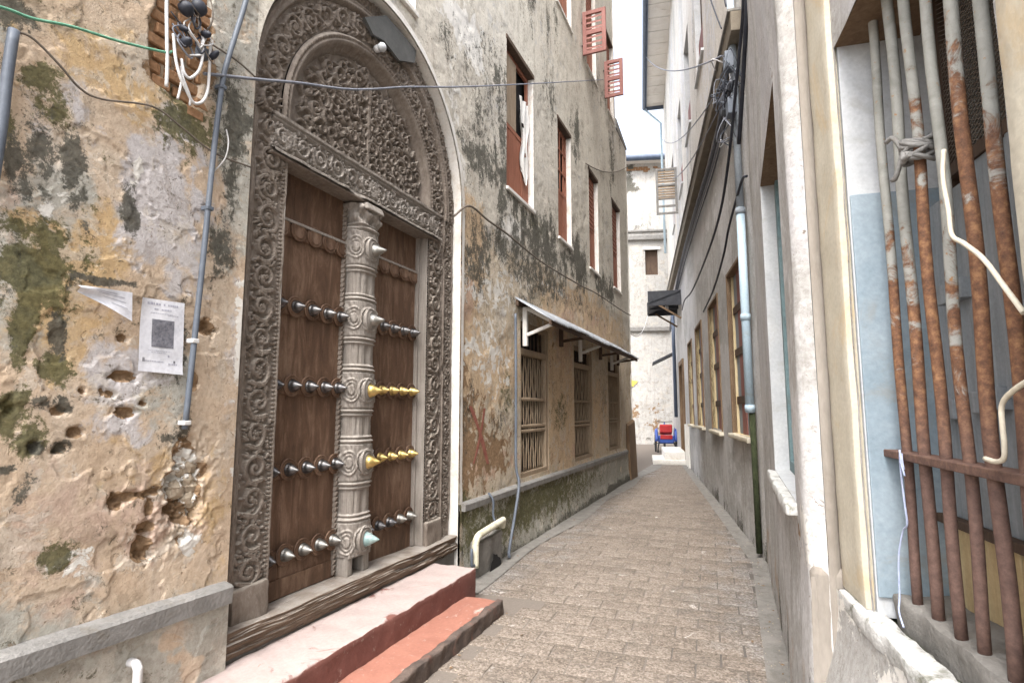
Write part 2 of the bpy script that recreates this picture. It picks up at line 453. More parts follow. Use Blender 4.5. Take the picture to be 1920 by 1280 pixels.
M['darkwood'] = wood('dark_frame_wood', (0.045, 0.028, 0.020), (0.085, 0.055, 0.038), (0.14, 0.095, 0.065), (10, 10, 1.2), 3.0, 0.75, 0.3)
M['brownwood'] = wood('brown_door_wood', (0.10, 0.062, 0.036), (0.17, 0.11, 0.065), (0.25, 0.175, 0.11), (10, 10, 1.2), 3.0, 0.75, 0.3)
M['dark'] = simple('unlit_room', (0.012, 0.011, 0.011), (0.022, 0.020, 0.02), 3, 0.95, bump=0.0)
M['greywood'] = wood('blue_grey_boards', (0.17, 0.19, 0.20), (0.245, 0.265, 0.28), (0.33, 0.35, 0.36), (9, 9, 0.9), 3.0, 0.8, 0.3)
M['palewood'] = wood('weathered_grille', (0.19, 0.135, 0.085), (0.29, 0.22, 0.15), (0.40, 0.33, 0.25), (12, 12, 1.5), 3.0, 0.85, 0.4)
M['creamboard'] = wood('cream_boards', (0.38, 0.27, 0.13), (0.49, 0.37, 0.20), (0.57, 0.47, 0.30), (9, 9, 0.9), 3.0, 0.8, 0.35)
M['whitewood'] = wood('white_painted_wood', (0.52, 0.50, 0.46), (0.64, 0.62, 0.58), (0.74, 0.72, 0.69), (10, 10, 1.2), 3.0, 0.75, 0.25)
M['yellowwood'] = wood('yellow_painted_wood', (0.45, 0.34, 0.17), (0.55, 0.44, 0.255), (0.62, 0.53, 0.36), (10, 10, 1.2), 3.0, 0.75, 0.25)
M['brownrender'] = simple('brown_grey_render', (0.255, 0.225, 0.19), (0.335, 0.30, 0.26), 4, 0.9, dirt=(0.20, 0.17, 0.14), dirt_amt=0.5, bump=0.4, stretch=(1, 1, 0.3))
M['bluepaint'] = simple('pale_blue_paint', (0.215, 0.28, 0.325), (0.315, 0.375, 0.415), 4, 0.7, dirt=(0.24, 0.24, 0.22), dirt_amt=0.6, bump=0.3)
M['whitewall'] = simple('white_reveal_paint', (0.46, 0.475, 0.49), (0.57, 0.58, 0.58), 4, 0.8, dirt=(0.33, 0.31, 0.28), dirt_amt=0.5, bump=0.3)
M['teal'] = simple('teal_shutter', (0.12, 0.19, 0.20), (0.20, 0.28, 0.29), 5, 0.7, dirt=(0.1, 0.1, 0.09), dirt_amt=0.5)
M['pvcblue'] = simple('light_blue_pipe', (0.40, 0.53, 0.62), (0.52, 0.64, 0.72), 3, 0.55, dirt=(0.33, 0.34, 0.32), dirt_amt=0.5, bump=0.1)
M['pvcgrey'] = simple('grey_conduit', (0.085, 0.10, 0.125), (0.145, 0.165, 0.195), 3, 0.5, dirt=(0.14, 0.14, 0.13), dirt_amt=0.4, bump=0.1)
M['pvccream'] = simple('yellowed_pipe', (0.60, 0.57, 0.42), (0.70, 0.67, 0.55), 9, 0.55, dirt=(0.30, 0.26, 0.15), dirt_amt=0.7, bump=0.15)
M['pvclight'] = simple('pale_grey_pipe', (0.25, 0.29, 0.33), (0.36, 0.40, 0.44), 3, 0.6, dirt=(0.2, 0.2, 0.19), dirt_amt=0.4, bump=0.1)
M['wirewhite'] = simple('white_cable', (0.58, 0.57, 0.56), (0.70, 0.69, 0.68), 9, 0.6, dirt=(0.3, 0.28, 0.25), dirt_amt=0.5, bump=0.05)
M['wirecream'] = simple('cream_cable', (0.66, 0.59, 0.45), (0.74, 0.68, 0.56), 9, 0.6, bump=0.05)
M['wireblack'] = simple('black_cable', (0.018, 0.020, 0.028), (0.04, 0.045, 0.06), 9, 0.55, bump=0.05)
M['wiregrey'] = simple('grey_cable', (0.13, 0.14, 0.17), (0.22, 0.23, 0.26), 9, 0.6, bump=0.05)
M['wirebrown'] = simple('brown_cable', (0.10, 0.08, 0.065), (0.18, 0.15, 0.12), 9, 0.7, bump=0.05)
M['twine'] = simple('green_twine', (0.08, 0.25, 0.16), (0.16, 0.36, 0.25), 40, 0.8, bump=0.4)
M['bluestring'] = simple('blue_string', (0.33, 0.38, 0.55), (0.48, 0.53, 0.68), 40, 0.8, bump=0.4)
M['paper'] = simple('weathered_paper', (0.64, 0.65, 0.70), (0.76, 0.76, 0.79), 12, 0.8, bump=0.25, bdist=0.004)
M['ink'] = simple('grey_print', (0.09, 0.09, 0.11), (0.26, 0.26, 0.29), 75, 0.8, bump=0.0)
M['inkpale'] = simple('faded_print', (0.33, 0.33, 0.40), (0.46, 0.46, 0.52), 75, 0.8, bump=0.0)
M['zinc'] = simple('zinc_sheet', (0.34, 0.37, 0.40), (0.48, 0.50, 0.53), 5, 0.5, 0.35, dirt=(0.23, 0.18, 0.14), dirt_amt=0.6, bump=0.15)
M['gutter'] = simple('blue_black_gutter', (0.055, 0.075, 0.115), (0.095, 0.12, 0.17), 4, 0.5, bump=0.1)
M['blackmetal'] = simple('blackened_board', (0.028, 0.030, 0.036), (0.06, 0.062, 0.07), 5, 0.6, bump=0.15)
M['slate'] = simple('dark_grey_shape', (0.075, 0.077, 0.075), (0.12, 0.12, 0.115), 6, 0.85, bump=0.25)
M['stucco_end'] = stucco('stained_limewash',
    [(0.40, 0.39, 0.37), (0.49, 0.48, 0.46), (0.56, 0.55, 0.53)],
    [(0.45, 0.46, 0.49), (0.54, 0.55, 0.57)], [(0.46, 0.36, 0.28), (0.52, 0.44, 0.37)],
    [(0.46, 0.40, 0.29), (0.52, 0.47, 0.37)], [(0.36, 0.355, 0.335), (0.45, 0.44, 0.42)], 0.6, 1.0, 0.006)
M['soffit'] = simple('white_soffit_boards', (0.62, 0.59, 0.55), (0.72, 0.70, 0.67), 3, 0.8, dirt=(0.45, 0.40, 0.35), dirt_amt=0.4)
M['fascia'] = simple('brown_fascia', (0.125, 0.105, 0.075), (0.20, 0.17, 0.13), 4, 0.85, dirt=(0.09, 0.08, 0.06), dirt_amt=0.5)
M['bluemetal'] = simple('blue_enamel', (0.035, 0.075, 0.30), (0.07, 0.13, 0.42), 6, 0.4, bump=0.05)
M['redvinyl'] = simple('red_vinyl', (0.40, 0.025, 0.03), (0.52, 0.05, 0.05), 6, 0.5, bump=0.05)
M['rubber'] = simple('black_rubber', (0.02, 0.02, 0.022), (0.04, 0.04, 0.042), 9, 0.8, bump=0.1)
M['yellowpaint'] = simple('yellow_paint_mark', (0.62, 0.52, 0.06), (0.72, 0.62, 0.16), 9, 0.85, bump=0.1)
M['redpaint'] = simple('red_paint_mark', (0.22, 0.07, 0.05), (0.34, 0.14, 0.10), 12, 0.9, bump=0.1)
M['mossgreen'] = simple('wet_moss', (0.022, 0.028, 0.012), (0.055, 0.065, 0.03), 16, 0.95, bump=0.8, bdist=0.01)
M['brickmat'] = simple('soft_red_brick', (0.24, 0.125, 0.06), (0.36, 0.21, 0.115), 14, 0.92, dirt=(0.20, 0.11, 0.06), dirt_amt=0.7, bump=0.6, bdist=0.008)
M['stone'] = simple('coral_rag_stone', (0.30, 0.235, 0.165), (0.47, 0.40, 0.31), 18, 0.95, dirt=(0.16, 0.13, 0.09), dirt_amt=0.7, bump=0.7, bdist=0.008)

# rusty pipe: paint above, rust below
def rust_mat():
    t = NT('rusted_painted_pipe')
    z = t.n("SeparateXYZ", {0: t.P}).outputs[2]
    rnd = t.n("ObjectInfo").outputs["Random"]
    n1 = t.noise(11.0, 7, 0.7, 0.6); n2 = t.noise(45.0, 5, 0.7)
    lim = t.math('ADD', t.math('SUBTRACT', z, 2.12), t.math('MULTIPLY', t.math('SUBTRACT', n1, 0.5), 2.2))
    lim = t.math('ADD', lim, t.math('MULTIPLY', t.math('SUBTRACT', rnd, 0.5), 0.8))
    paint = t.step(lim, -0.12, 0.14)
    rust = t.ramp(n2, [(0.28, (0.07, 0.036, 0.024)), (0.5, (0.165, 0.08, 0.044)), (0.70, (0.31, 0.165, 0.08))])
    low = t.step(z, 1.75, 1.35)
    rust = t.mix(low, rust, t.ramp(n2, [(0.28, (0.075, 0.045, 0.038)), (0.7, (0.165, 0.10, 0.078))]))
    pc = t.ramp(n1, [(0.35, (0.215, 0.215, 0.19)), (0.65, (0.325, 0.32, 0.29))])
    pc = t.mix(t.step(n2, 0.62, 0.7), pc, (0.30, 0.16, 0.07))
    col = t.mix(paint, rust, pc)
    return t.finish(col, 0.78, 0.0, t.bump(t.math('ADD', t.math('MULTIPLY', n2, 0.8), t.math('MULTIPLY', paint, 0.5)), 0.6, 0.004), 0.3)
M['rust'] = rust_mat()

def step_mat(name, c1, c2, wornc, thr):
    t = NT(name)
    n1 = t.noise(3.2, 7, 0.65, 0.8); n2 = t.noise(40, 5, 0.7)
    nz = t.n("SeparateXYZ", {0: t.pos.outputs["Normal"]}).outputs[2]
    col = t.ramp(n1, [(0.3, c1), (0.7, c2)])
    w = t.math('MULTIPLY', t.step(n1, thr, thr - 0.09), t.step(nz, 0.3, 0.8))
    n3 = t.noise(6.0, 6, 0.7, 0.5)
    col = t.mix(w, col, t.mix(n3, wornc[0], wornc[1]))
    edge = t.step(t.noise(22.0, 5, 0.7), 0.60, 0.68)
    col = t.mix(t.math('MULTIPLY', edge, 0.4), col, (0.42, 0.34, 0.29))
    col = t.mix(0.35, col, t.ramp(n2, [(0.25, (0.5, 0.5, 0.5)), (0.7, (1, 1, 1))]), 'MULTIPLY')
    return t.finish(col, 0.82, 0.0, t.bump(t.math('ADD', n2, n3), 0.5, 0.006), 0.3)
M['step_up'] = step_mat('worn_red_step', (0.135, 0.055, 0.045), (0.20, 0.085, 0.068), ((0.37, 0.29, 0.265), (0.47, 0.395, 0.37)), 0.66)
M['step_low'] = step_mat('red_oxide_step', (0.27, 0.115, 0.082), (0.35, 0.16, 0.115), ((0.42, 0.31, 0.26), (0.52, 0.43, 0.38)), 0.42)
M['step_edge'] = simple('worn_dark_edge', (0.06, 0.048, 0.042), (0.15, 0.11, 0.09), 9, 0.9, dirt=(0.2, 0.09, 0.065), dirt_amt=0.5, bump=0.7, bdist=0.008)

def paver_mat(name, rand=True):
    t = NT(name)
    sep = t.n("SeparateXYZ", {0: t.P}); x = sep.outputs[0]; y = sep.outputs[1]
    vor = t.n("TexVoronoi", {"Vector": t.P, "Scale": 85.0}, feature='F1'); cell = t.n("SeparateColor", {"Color": vor.outputs["Color"]}).outputs[0]
    vor2 = t.n("TexVoronoi", {"Vector": t.P, "Scale": 40.0}, feature='F1'); cell2 = t.n("SeparateColor", {"Color": vor2.outputs["Color"]}).outputs[1]
    big = t.noise(0.9, 6, 0.65, 0.6); mid = t.noise(4.5, 6, 0.7, 0.5)
    warm = t.ramp(cell, [(0.1, (0.105, 0.084, 0.066)), (0.5, (0.18, 0.147, 0.119)), (0.9, (0.31, 0.265, 0.223))])
    warm = t.mix(0.4, warm, t.ramp(cell2, [(0.1, (0.12, 0.10, 0.082)), (0.9, (0.23, 0.197, 0.168))]))
    cool = t.ramp(cell, [(0.1, (0.13, 0.119, 0.109)), (0.5, (0.195, 0.181, 0.168)), (0.9, (0.30, 0.285, 0.27))])
    lane = t.math('ADD', t.math('MULTIPLY', t.math('ABSOLUTE', t.math('SUBTRACT', x, t.math('SUBTRACT', 1.55, t.math('MULTIPLY', y, 0.03)))), 0.55), t.math('MULTIPLY', t.math('SUBTRACT', mid, 0.5), 1.1))
    lane = t.math('ADD', lane, t.math('MULTIPLY', t.math('SUBTRACT', big, 0.5), 1.2))
    col = t.mix(t.step(lane, 0.35, 0.85), warm, cool)
    if rand:
        rnd = t.n("ObjectInfo").outputs["Random"]
        col = t.mix(0.5, col, t.ramp(rnd, [(0.0, (0.60, 0.58, 0.56)), (0.5, (0.9, 0.88, 0.86)), (1.0, (1.0, 1.0, 1.0))]), 'MULTIPLY')
    col = t.mix(t.step(t.noise(1.5, 8, 0.72, 0.9), 0.52, 0.66), col, t.mix(0.55, col, (0.10, 0.088, 0.075)))
    col = t.mix(t.step(t.noise(5.5, 7, 0.7, 0.9), 0.63, 0.68, 0.0, 0.7), col, (0.46, 0.435, 0.40))
    h = t.math('ADD', t.math('MULTIPLY', vor.outputs["Distance"], -0.7), t.math('MULTIPLY', mid, 0.6))
    return t.finish(col, 0.9, 0.0, t.bump(h, 0.55, 0.006), 0.2)
M['paver'] = paver_mat('exposed_aggregate_paver')
M['mortar'] = paver_mat('dirt_filled_joints', False)
def joint_mat():
    t = NT('gritty_joints')
    x = t.n("SeparateXYZ", {0: t.P}).outputs[0]
    f = t.math('ADD', t.math('MULTIPLY', t.math('SUBTRACT', x, 2.25), 0.55), t.math('MULTIPLY', t.math('SUBTRACT', t.noise(1.8, 6, 0.7), 0.5), 1.6))
    g = t.noise(60.0, 4, 0.7)
    fill = t.mix(g, (0.115, 0.097, 0.081), (0.20, 0.173, 0.15)); open_ = t.mix(g, (0.05, 0.045, 0.04), (0.15, 0.135, 0.12))
    return t.finish(t.mix(t.step(f, -0.35, 0.25), fill, open_), 0.95, 0.0, t.bump(g, 0.5, 0.004), 0.15)
M['joint'] = joint_mat()
M['ground'] = simple('dusty_ground', (0.28, 0.25, 0.22), (0.38, 0.35, 0.31), 2.0, 0.95, dirt=(0.20, 0.18, 0.16), dirt_amt=0.6, bump=0.5)

# ------------------------------------------------------------------ ground
gb = MB(); gb.poly([(-150, -60, -0.06), (150, -60, -0.06), (150, 240, -0.06), (-150, 240, -0.06)])
ground = gb.build('ground', M['ground']); ground['kind'] = 'structure'

def right_edge(y):
    """X of the right-hand house fronts at ground level"""
    if y < 6.6: return 2.80 - 0.10 * (y - 2.0) / 4.6
    return 2.70 - 0.169 * (y - 6.6)

pav = bpy.data.objects.new('alley_pavement', None); COL.objects.link(pav)
pav['kind'] = 'structure'
bed = MB()
ys = np.linspace(-3, 30, 120); xs = np.linspace(-4.0, 3.3, 60)
n0 = 0
for y in ys:
    for x in xs:
        bed.v.append((x, y, -0.0055 + 0.004 * (fbm(np.array([x * 1.6]), np.array([y * 1.6]), 31, 3)[0] - 0.5)))
for j in range(len(ys) - 1):
    for i in range(len(xs) - 1):
        a = j * len(xs) + i
        bed.f.append((a, a + 1, a + 1 + len(xs), a + len(xs))); bed.smooth.append(True)
bedo = bed.build('joint_bed', M['joint'], pav)

# ------------------------------------------------------------------ left-hand house
house = thing('stucco_house', 'tall old house of blotched ochre and mouldy grey plaster around the carved arched door', 'building')

NEAR_GREEN = [(1.27,2.89,0.078,0.083,0.8),(1.27,2.17,0.118,0.114,1),(1.3,2.01,0.025,0.103,1),(1.27,1.83,0.026,0.091,0.9),(1.89,3.02,0.151,0.123,0.9),(1.4,1.77,0.058,0.043,0.9),(1.34,1.46,0.044,0.053,0.8),(1.46,1.02,0.047,0.041,0.8),(1.16,2.65,0.033,0.082,0.8),(1.26,1.6,0.041,0.071,1),(1.79,3.14,0.112,0.067,0.7),(1.89,3.11,0.12,0.055,0.8)]
NEAR_DARK = [(1.39,2.64,0.036,0.081,1),(1.2,2.54,0.022,0.045,0.9),(1.64,2.53,0.036,0.11,1),(1.41,1.92,0.031,0.069,1),(2.17,3.18,0.088,0.225,1),(2.17,2.83,0.077,0.177,0.8),(2.13,2.49,0.06,0.157,0.7),(1.56,2.15,0.086,0.016,1),(1.36,1.62,0.031,0.027,0.8),(1.44,1.62,0.035,0.038,0.9),(1.36,1.44,0.025,0.027,0.8),(1.45,1.44,0.031,0.03,0.9),(1.26,1.37,0.027,0.023,0.9),(1.32,1.26,0.035,0.059,0.7),(1.29,2.58,0.056,0.129,0.6),(1.44,2.12,0.02,0.066,0.7),(1.2,3.14,0.108,0.043,0.6),(1.12,3.12,0.041,0.052,0.8),(1.98,1.54,0.053,0.078,0.7),(1.92,1.46,0.07,0.025,0.8),(2.09,3.28,0.085,0.118,0.7),(1.94,1.87,0.034,0.182,0.6),(1.43,2.48,0.029,0.068,0.7),(1.47,2.39,0.021,0.057,0.6)]
NEAR_WHITE = [(1.67,2.69,0.034,0.045,1),(1.33,2.39,0.034,0.06,0.9),(2.03,1.24,0.097,0.129,0.9),(2.06,0.95,0.054,0.046,0.8),(1.38,2.55,0.024,0.133,0.6),(1.54,0.97,0.084,0.053,0.7),(2.29,1.96,0.043,0.348,0.9),(2.31,1.5,0.036,0.285,0.7),(1.24,2.67,0.053,0.085,0.5)]
NEAR_BARE = [(1.69,3.39,0.047,0.209,1),(1.96,3.51,0.062,0.258,1),(1.85,3.5,0.119,0.222,0.9),(2.1,2.03,0.064,0.05,0.8),(1.46,1.61,0.169,0.129,0.3),(2.25,1.96,0.042,0.087,0.5)]
NEAR_LILAC = [(1.8,2.58,0.215,0.439,1),(1.89,2.23,0.176,0.157,0.7),(1.67,1.75,0.2,0.188,0.8),(1.66,1.52,0.145,0.115,0.7),(1.26,2.7,0.111,0.128,0.6),(1.42,2.85,0.106,0.115,0.6),(2.25,1.96,0.071,0.43,0.6),(1.54,0.74,0.171,0.063,0.3),(1.4,1.85,0.079,0.086,0.4)]
NEAR_PINK = [(1.61,1.12,0.578,0.264,0.9),(1.21,2.4,0.087,0.144,1),(1.7,2.29,0.101,0.245,0.6),(2.13,2.64,0.138,0.288,0.8),(2.13,1.72,0.168,0.219,0.4),(1.83,1.91,0.258,0.05,0.3),(1.8,0.7,0.419,0.138,0.5)]
NEAR_OCHRE = [(1.43,1.96,0.214,0.261,0.8),(1.33,2.27,0.116,0.107,0.8),(1.51,3.1,0.352,0.217,0.8),(1.53,2.28,0.136,0.231,0.9),(1.18,2.93,0.106,0.126,0.5),(1.87,1.32,0.291,0.172,0.6),(2.18,1.07,0.168,0.321,0.6)]
FAR_DARK = [(5.25,3.07,0.38,0.397,1),(7.06,3.95,0.824,0.447,1),(5.36,4.29,0.674,0.362,1),(5.28,4.87,0.666,0.486,0.7),(9.11,4.07,0.79,0.419,1),(11.2,4.02,1.046,0.335,0.9),(5.88,3.41,0.683,0.315,0.8),(6.95,3.33,1.462,0.361,0.9),(6.65,2.92,0.842,0.138,0.8),(8.4,3.3,2.098,0.213,0.7),(10.07,3.3,1.325,0.2,0.5),(5.17,3.51,0.155,0.342,0.7),(10.84,8.32,1.617,0.725,0.6),(7.69,6.28,0.429,0.516,0.7),(9.15,6.38,0.584,0.597,0.7),(5.56,5.53,0.828,0.517,0.6),(4.44,5.2,0.326,0.324,0.6),(10.79,1.85,0.65,0.607,0.7),(4.98,1.42,0.163,0.306,0.7),(5.14,1.95,0.226,0.321,0.5),(5.81,1.34,0.388,0.232,0.5),(8.08,2.11,0.559,0.474,0.3),(9.49,2.93,0.965,0.466,0.4),(6.29,5.39,0.184,0.847,0.4),(7.47,7.53,1.12,0.522,0.5),(12.22,6.8,0.605,0.773,0.4)]
FAR_GREEN = [(6.96,4.06,0.68,0.223,0.7),(8.07,1.56,0.552,0.465,0.6),(6.04,1.75,0.296,0.425,0.6),(6.91,0.43,3.313,0.261,0.9),(9.52,0.39,2.571,0.261,0.7),(4.99,0.66,0.161,0.249,0.9),(7.38,3.12,0.743,0.227,0.5),(5.35,0.34,0.543,0.209,0.7)]
FAR_WHITE = [(4.83,5.51,0.348,0.186,1.3),(5.14,5.53,0.215,0.244,1.3),(6.17,3.75,0.282,0.199,1),(5.88,2.85,1.276,0.248,0.6),(5.66,2.27,0.711,0.468,0.6),(6.94,2.75,0.43,0.057,0.3),(6.2,3.17,1.182,0.131,0.5),(7.99,3.35,1.188,0.082,0.5),(4.68,4.56,0.158,0.546,0.6),(4.9,3.93,0.119,0.333,0.6),(12.32,7.86,0.621,1.061,0.5)]
FAR_OCHRE = [(5.12,3.21,0.256,0.502,1),(5.07,2.27,0.197,0.692,0.7),(7.84,2.41,0.587,0.924,0.9),(8.33,1.4,0.904,0.633,0.8),(5.46,1.97,0.582,0.449,0.5),(9.33,3.28,1.59,0.372,0.7),(10.9,3.22,1.541,0.426,0.8),(6.04,2.12,0.511,0.369,0.5),(10.34,1.45,0.688,0.578,0.5)]
FAR_PINK = [(8.37,2.62,0.6,0.66,0.7),(5.01,2.69,0.194,0.323,0.8),(10.06,3.2,1.835,0.298,0.6),(5.34,1.08,0.404,0.374,0.7),(8.89,0.97,1.402,0.25,0.6),(6.2,1.01,0.525,0.363,0.5)]
FAR_BARE = [(4.96,1.94,0.164,0.208,0.8),(5.05,1.31,0.191,0.462,0.9),(5.4,1.41,0.271,0.328,0.5),(5.82,1.16,0.641,0.231,0.6),(7.79,0.81,0.512,0.367,0.3)]
HOLES = [(1.68,1.74,0.053,0.026,0.04),(1.69,1.58,0.041,0.023,0.035),(1.5,1.5,0.025,0.022,0.04),(1.51,1.67,0.012,0.011,0.03),(1.69,1.2,0.028,0.039,0.05),(1.74,1.21,0.044,0.019,0.03),(1.81,1.21,0.031,0.019,0.03),(1.86,1.22,0.026,0.019,0.03),(1.84,1.15,0.021,0.039,0.03),(1.83,1.06,0.041,0.029,0.04),(1.82,0.97,0.046,0.057,0.06),(2.08,2.01,0.048,0.038,0.05),(1.77,1.62,0.015,0.012,0.03),(1.66,1.91,0.021,0.019,0.03),(2.01,1.19,0.083,0.128,0.05),(2.03,1.1,0.053,0.061,0.04),(2.09,1.29,0.043,0.037,0.03),(1.93,1.25,0.039,0.05,0.03),(2.02,0.97,0.035,0.025,0.02),(1.62,1.66,0.02,0.014,0.02),(1.35,1.45,0.018,0.02,0.03),(1.45,1.44,0.023,0.021,0.03),(1.43,1.59,0.027,0.017,0.02),(1.26,1.6,0.02,0.028,0.03),(1.99,1.39,0.059,0.062,0.03),(1.59,1.67,0.009,0.016,0.02),(2.02,1.73,0.024,0.048,0.02),(1.95,1.13,0.034,0.03,0.05)]

ARCH_Y, ARCH_Z, ARCH_R = 3.58, 3.55, 1.29
WIN_ROWS = [(6.03, 6.98, 4.25, 6.15), (8.08, 8.80, 4.22, 6.12), (9.96, 10.68, 4.18, 6.05), (11.99, 12.80, 4.22, 6.15)]
WIN_UP = [(3.22, 3.96, 5.06, 7.0), (6.03, 6.98, 8.15, 10.3), (8.08, 8.95, 8.15, 10.3), (9.96, 10.75, 8.15, 10.3), (11.75, 12.40, 8.15, 10.0)]
GRILLES = [(6.48, 7.55, 0.76, 2.68), (8.83, 9.98, 0.76, 2.62), (11.28, 12.35, 0.76, 2.62)]
RECTS = WIN_ROWS + WIN_UP + GRILLES

def edge_fade(u, z):
    f = np.ones_like(u)
    for (a, b, c, d) in RECTS:
        dx = np.maximum(np.maximum(a - u, u - b), 0); dz = np.maximum(np.maximum(c - z, z - d), 0)
        f = np.minimum(f, np.clip(np.sqrt(dx * dx + dz * dz) / 0.10, 0, 1))
    r = np.hypot(u - ARCH_Y, z - ARCH_Z)
    dr = np.where(z > ARCH_Z, r - ARCH_R, np.abs(u - ARCH_Y) - ARCH_R)
    return np.minimum(f, np.clip(np.abs(dr) / 0.08, 0, 1))

def left_disp(u, z):
    d = (fbm(u * 1.3, z * 1.3, 3, 3) - .5) * 0.024 + (fbm(u * 6, z * 6, 11, 4) - .5) * 0.007
    lay = fbm(u * 2.6, z * 2.6, 44, 5)
    d = d - 0.005 * sstep(0.54, 0.546, lay) - 0.004 * sstep(0.56, 0.566, fbm(u * 4.2, z * 4.2, 144, 5))                    # a coat that has come away
    d = d * edge_fade(u, z)
    wy = (fbm(u * 26, z * 26, 61, 4) - .5); wz = (fbm(u * 26, z * 26, 71, 4) - .5)
    for (cy, cz, ry, rz, dep) in HOLES:
        q = np.hypot((u - cy) / (ry * 1.1) + wy * 1.7, (z - cz) / (rz * 1.1) + wz * 1.7)
        d = d - dep * .6 * (1 - sstep(0.84, 1.0, q)) * (.45 + .55 * (1 - np.clip(q, 0, 1)) + .7 * vnoise(u * 75, z * 75, 63)) - .004 * (1 - sstep(1.25, 1.32, q + (vnoise(u * 30, z * 30, 67) - .5) * .5))
    er = np.exp(-(((u - 2.02) / 0.11) ** 2 + ((z - 1.2) / 0.22) ** 2))
    d = d + er * (fbm(u * 30, z * 30, 81, 3) - .58) * 0.085    # rubble patch where the plaster fell off
    # pock marks
    pk = sstep(0.80, 0.86, vnoise(u * 17, z * 17, 91)) * sstep(0.45, 0.6, fbm(u * 1.5, z * 1.5, 95, 2))
    
    bk_ = sstep(.45, .75, np.exp(-(((u - 1.83) / 0.17) ** 4 + ((z - 3.5) / 0.42) ** 4)) + (fbm(u * 9, z * 9, 97, 3) - .5) * .5)
    d = d - 0.035 * bk_
    d = np.where((z < 0.70), d + 0.02, d)
    return d

def near_mask(u, z):
    m = np.zeros(u.shape + (4,))
    m[..., 0] = blobs(u, z, [(a, b, c * 1.3, d * 1.3, e) for a, b, c, d, e in NEAR_DARK]) + .30 * (1 - sstep(1.2, 1.7, u)) * sstep(.50, .66, fbm(u * 5, z * 2.2, 27, 5)) * sstep(1.2, 1.6, z) + 0.30 * sstep(0.50, 0.72, fbm(u * 3.5, z * 2.2, 21, 5)) * sstep(1.2, 2.6, z)
    m[..., 1] = blobs(u, z, [(a, b, c * 1.3, d * 1.3, e) for a, b, c, d, e in NEAR_GREEN]) + .26 * (1 - sstep(1.3, 1.8, u)) * sstep(.48, .64, fbm(u * 4, z * 2, 29, 5)) * sstep(1.2, 1.6, z) + 0.26 * sstep(0.52, 0.7, fbm(u * 2.6, z * 2.0, 25, 5))
    m[..., 2] = blobs(u, z, NEAR_BARE)
    m[..., 3] = blobs(u, z, NEAR_WHITE)
    hol = np.zeros_like(u)
    for (cy, cz, ry, rz, dep) in HOLES:
        hol = np.maximum(hol, 1 - sstep(0.9, 1.25, np.hypot((u - cy) / ry, (z - cz) / rz)))
    m[..., 2] = np.maximum(m[..., 2], hol * 1.1)
    return m

def near_tint(u, z):
    m = np.zeros(u.shape + (4,))
    m[..., 0] = blobs(u, z, NEAR_LILAC); m[..., 1] = .72 * blobs(u, z, NEAR_PINK); m[..., 2] = blobs(u, z, NEAR_OCHRE)
    m[..., 3] = 0.55 * sstep(0.45, 0.6, fbm(u * 2.2, z * 1.5, 33, 4))
    low = 1 - sstep(0.60, 0.70, z)
    m[..., 3] = np.maximum(m[..., 3], low * 1.3 * sstep(0.25, 0.45, fbm(u * 3, z * 3, 37, 4))); m[..., 2] = m[..., 2] * (1 - low)
    return m

def far_mask(u, z):
    m = np.zeros(u.shape + (4,))
    hi = sstep(3.0, 3.9, z)
    streak = fbm(u * 2.6, z * 0.55, 121, 5)
    m[..., 0] = .76 * blobs(u, z, FAR_DARK) + hi * (0.02 + 0.34 * sstep(0.48, 0.74, streak)) + .14 * hi * sstep(.45, .7, fbm(u * 7, z * 4, 125, 4)) + 0.25 * (1 - hi) * sstep(0.55, 0.75, fbm(u * 2, z * 1.2, 131, 5))
    m[..., 1] = blobs(u, z, FAR_GREEN) + 0.22 * hi * sstep(0.5, 0.7, fbm(u * 1.6, z * 1.2, 141, 4))
    m[..., 2] = blobs(u, z, FAR_BARE) + 0.3 * (1 - hi) * sstep(0.55, 0.7, fbm(u * 1.6, z * 1.1, 151, 5))
    m[..., 3] = blobs(u, z, FAR_WHITE)
    return m

def far_tint(u, z):
    m = np.zeros(u.shape + (4,))
    hi = sstep(3.1, 4.0, z + (fbm(u * 1.5, z * 1.5, 161, 3) - .5) * 1.2)
    m[..., 0] = 0.4 * sstep(0.52, 0.65, fbm(u * 1.4, z * 1.4, 171, 4))
    m[..., 1] = blobs(u, z, FAR_PINK); m[..., 2] = blobs(u, z, FAR_OCHRE) + 0.3 * (1 - hi)
    m[..., 3] = hi * 0.95
    return m

def no_hole(u, z): return np.zeros(u.shape, bool)
usA = zgrid([(0.2, 1.0, 0.02), (1.0, ARCH_Y - ARCH_R, 0.0058)]); zsA = zgrid([(0, 4.0, 0.0062), (4.0, 9.0, 0.06)])
wall_grid('plaster_wall', FL, usA, zsA, no_hole, left_disp, near_mask, near_tint, M['stucco_near'], house)

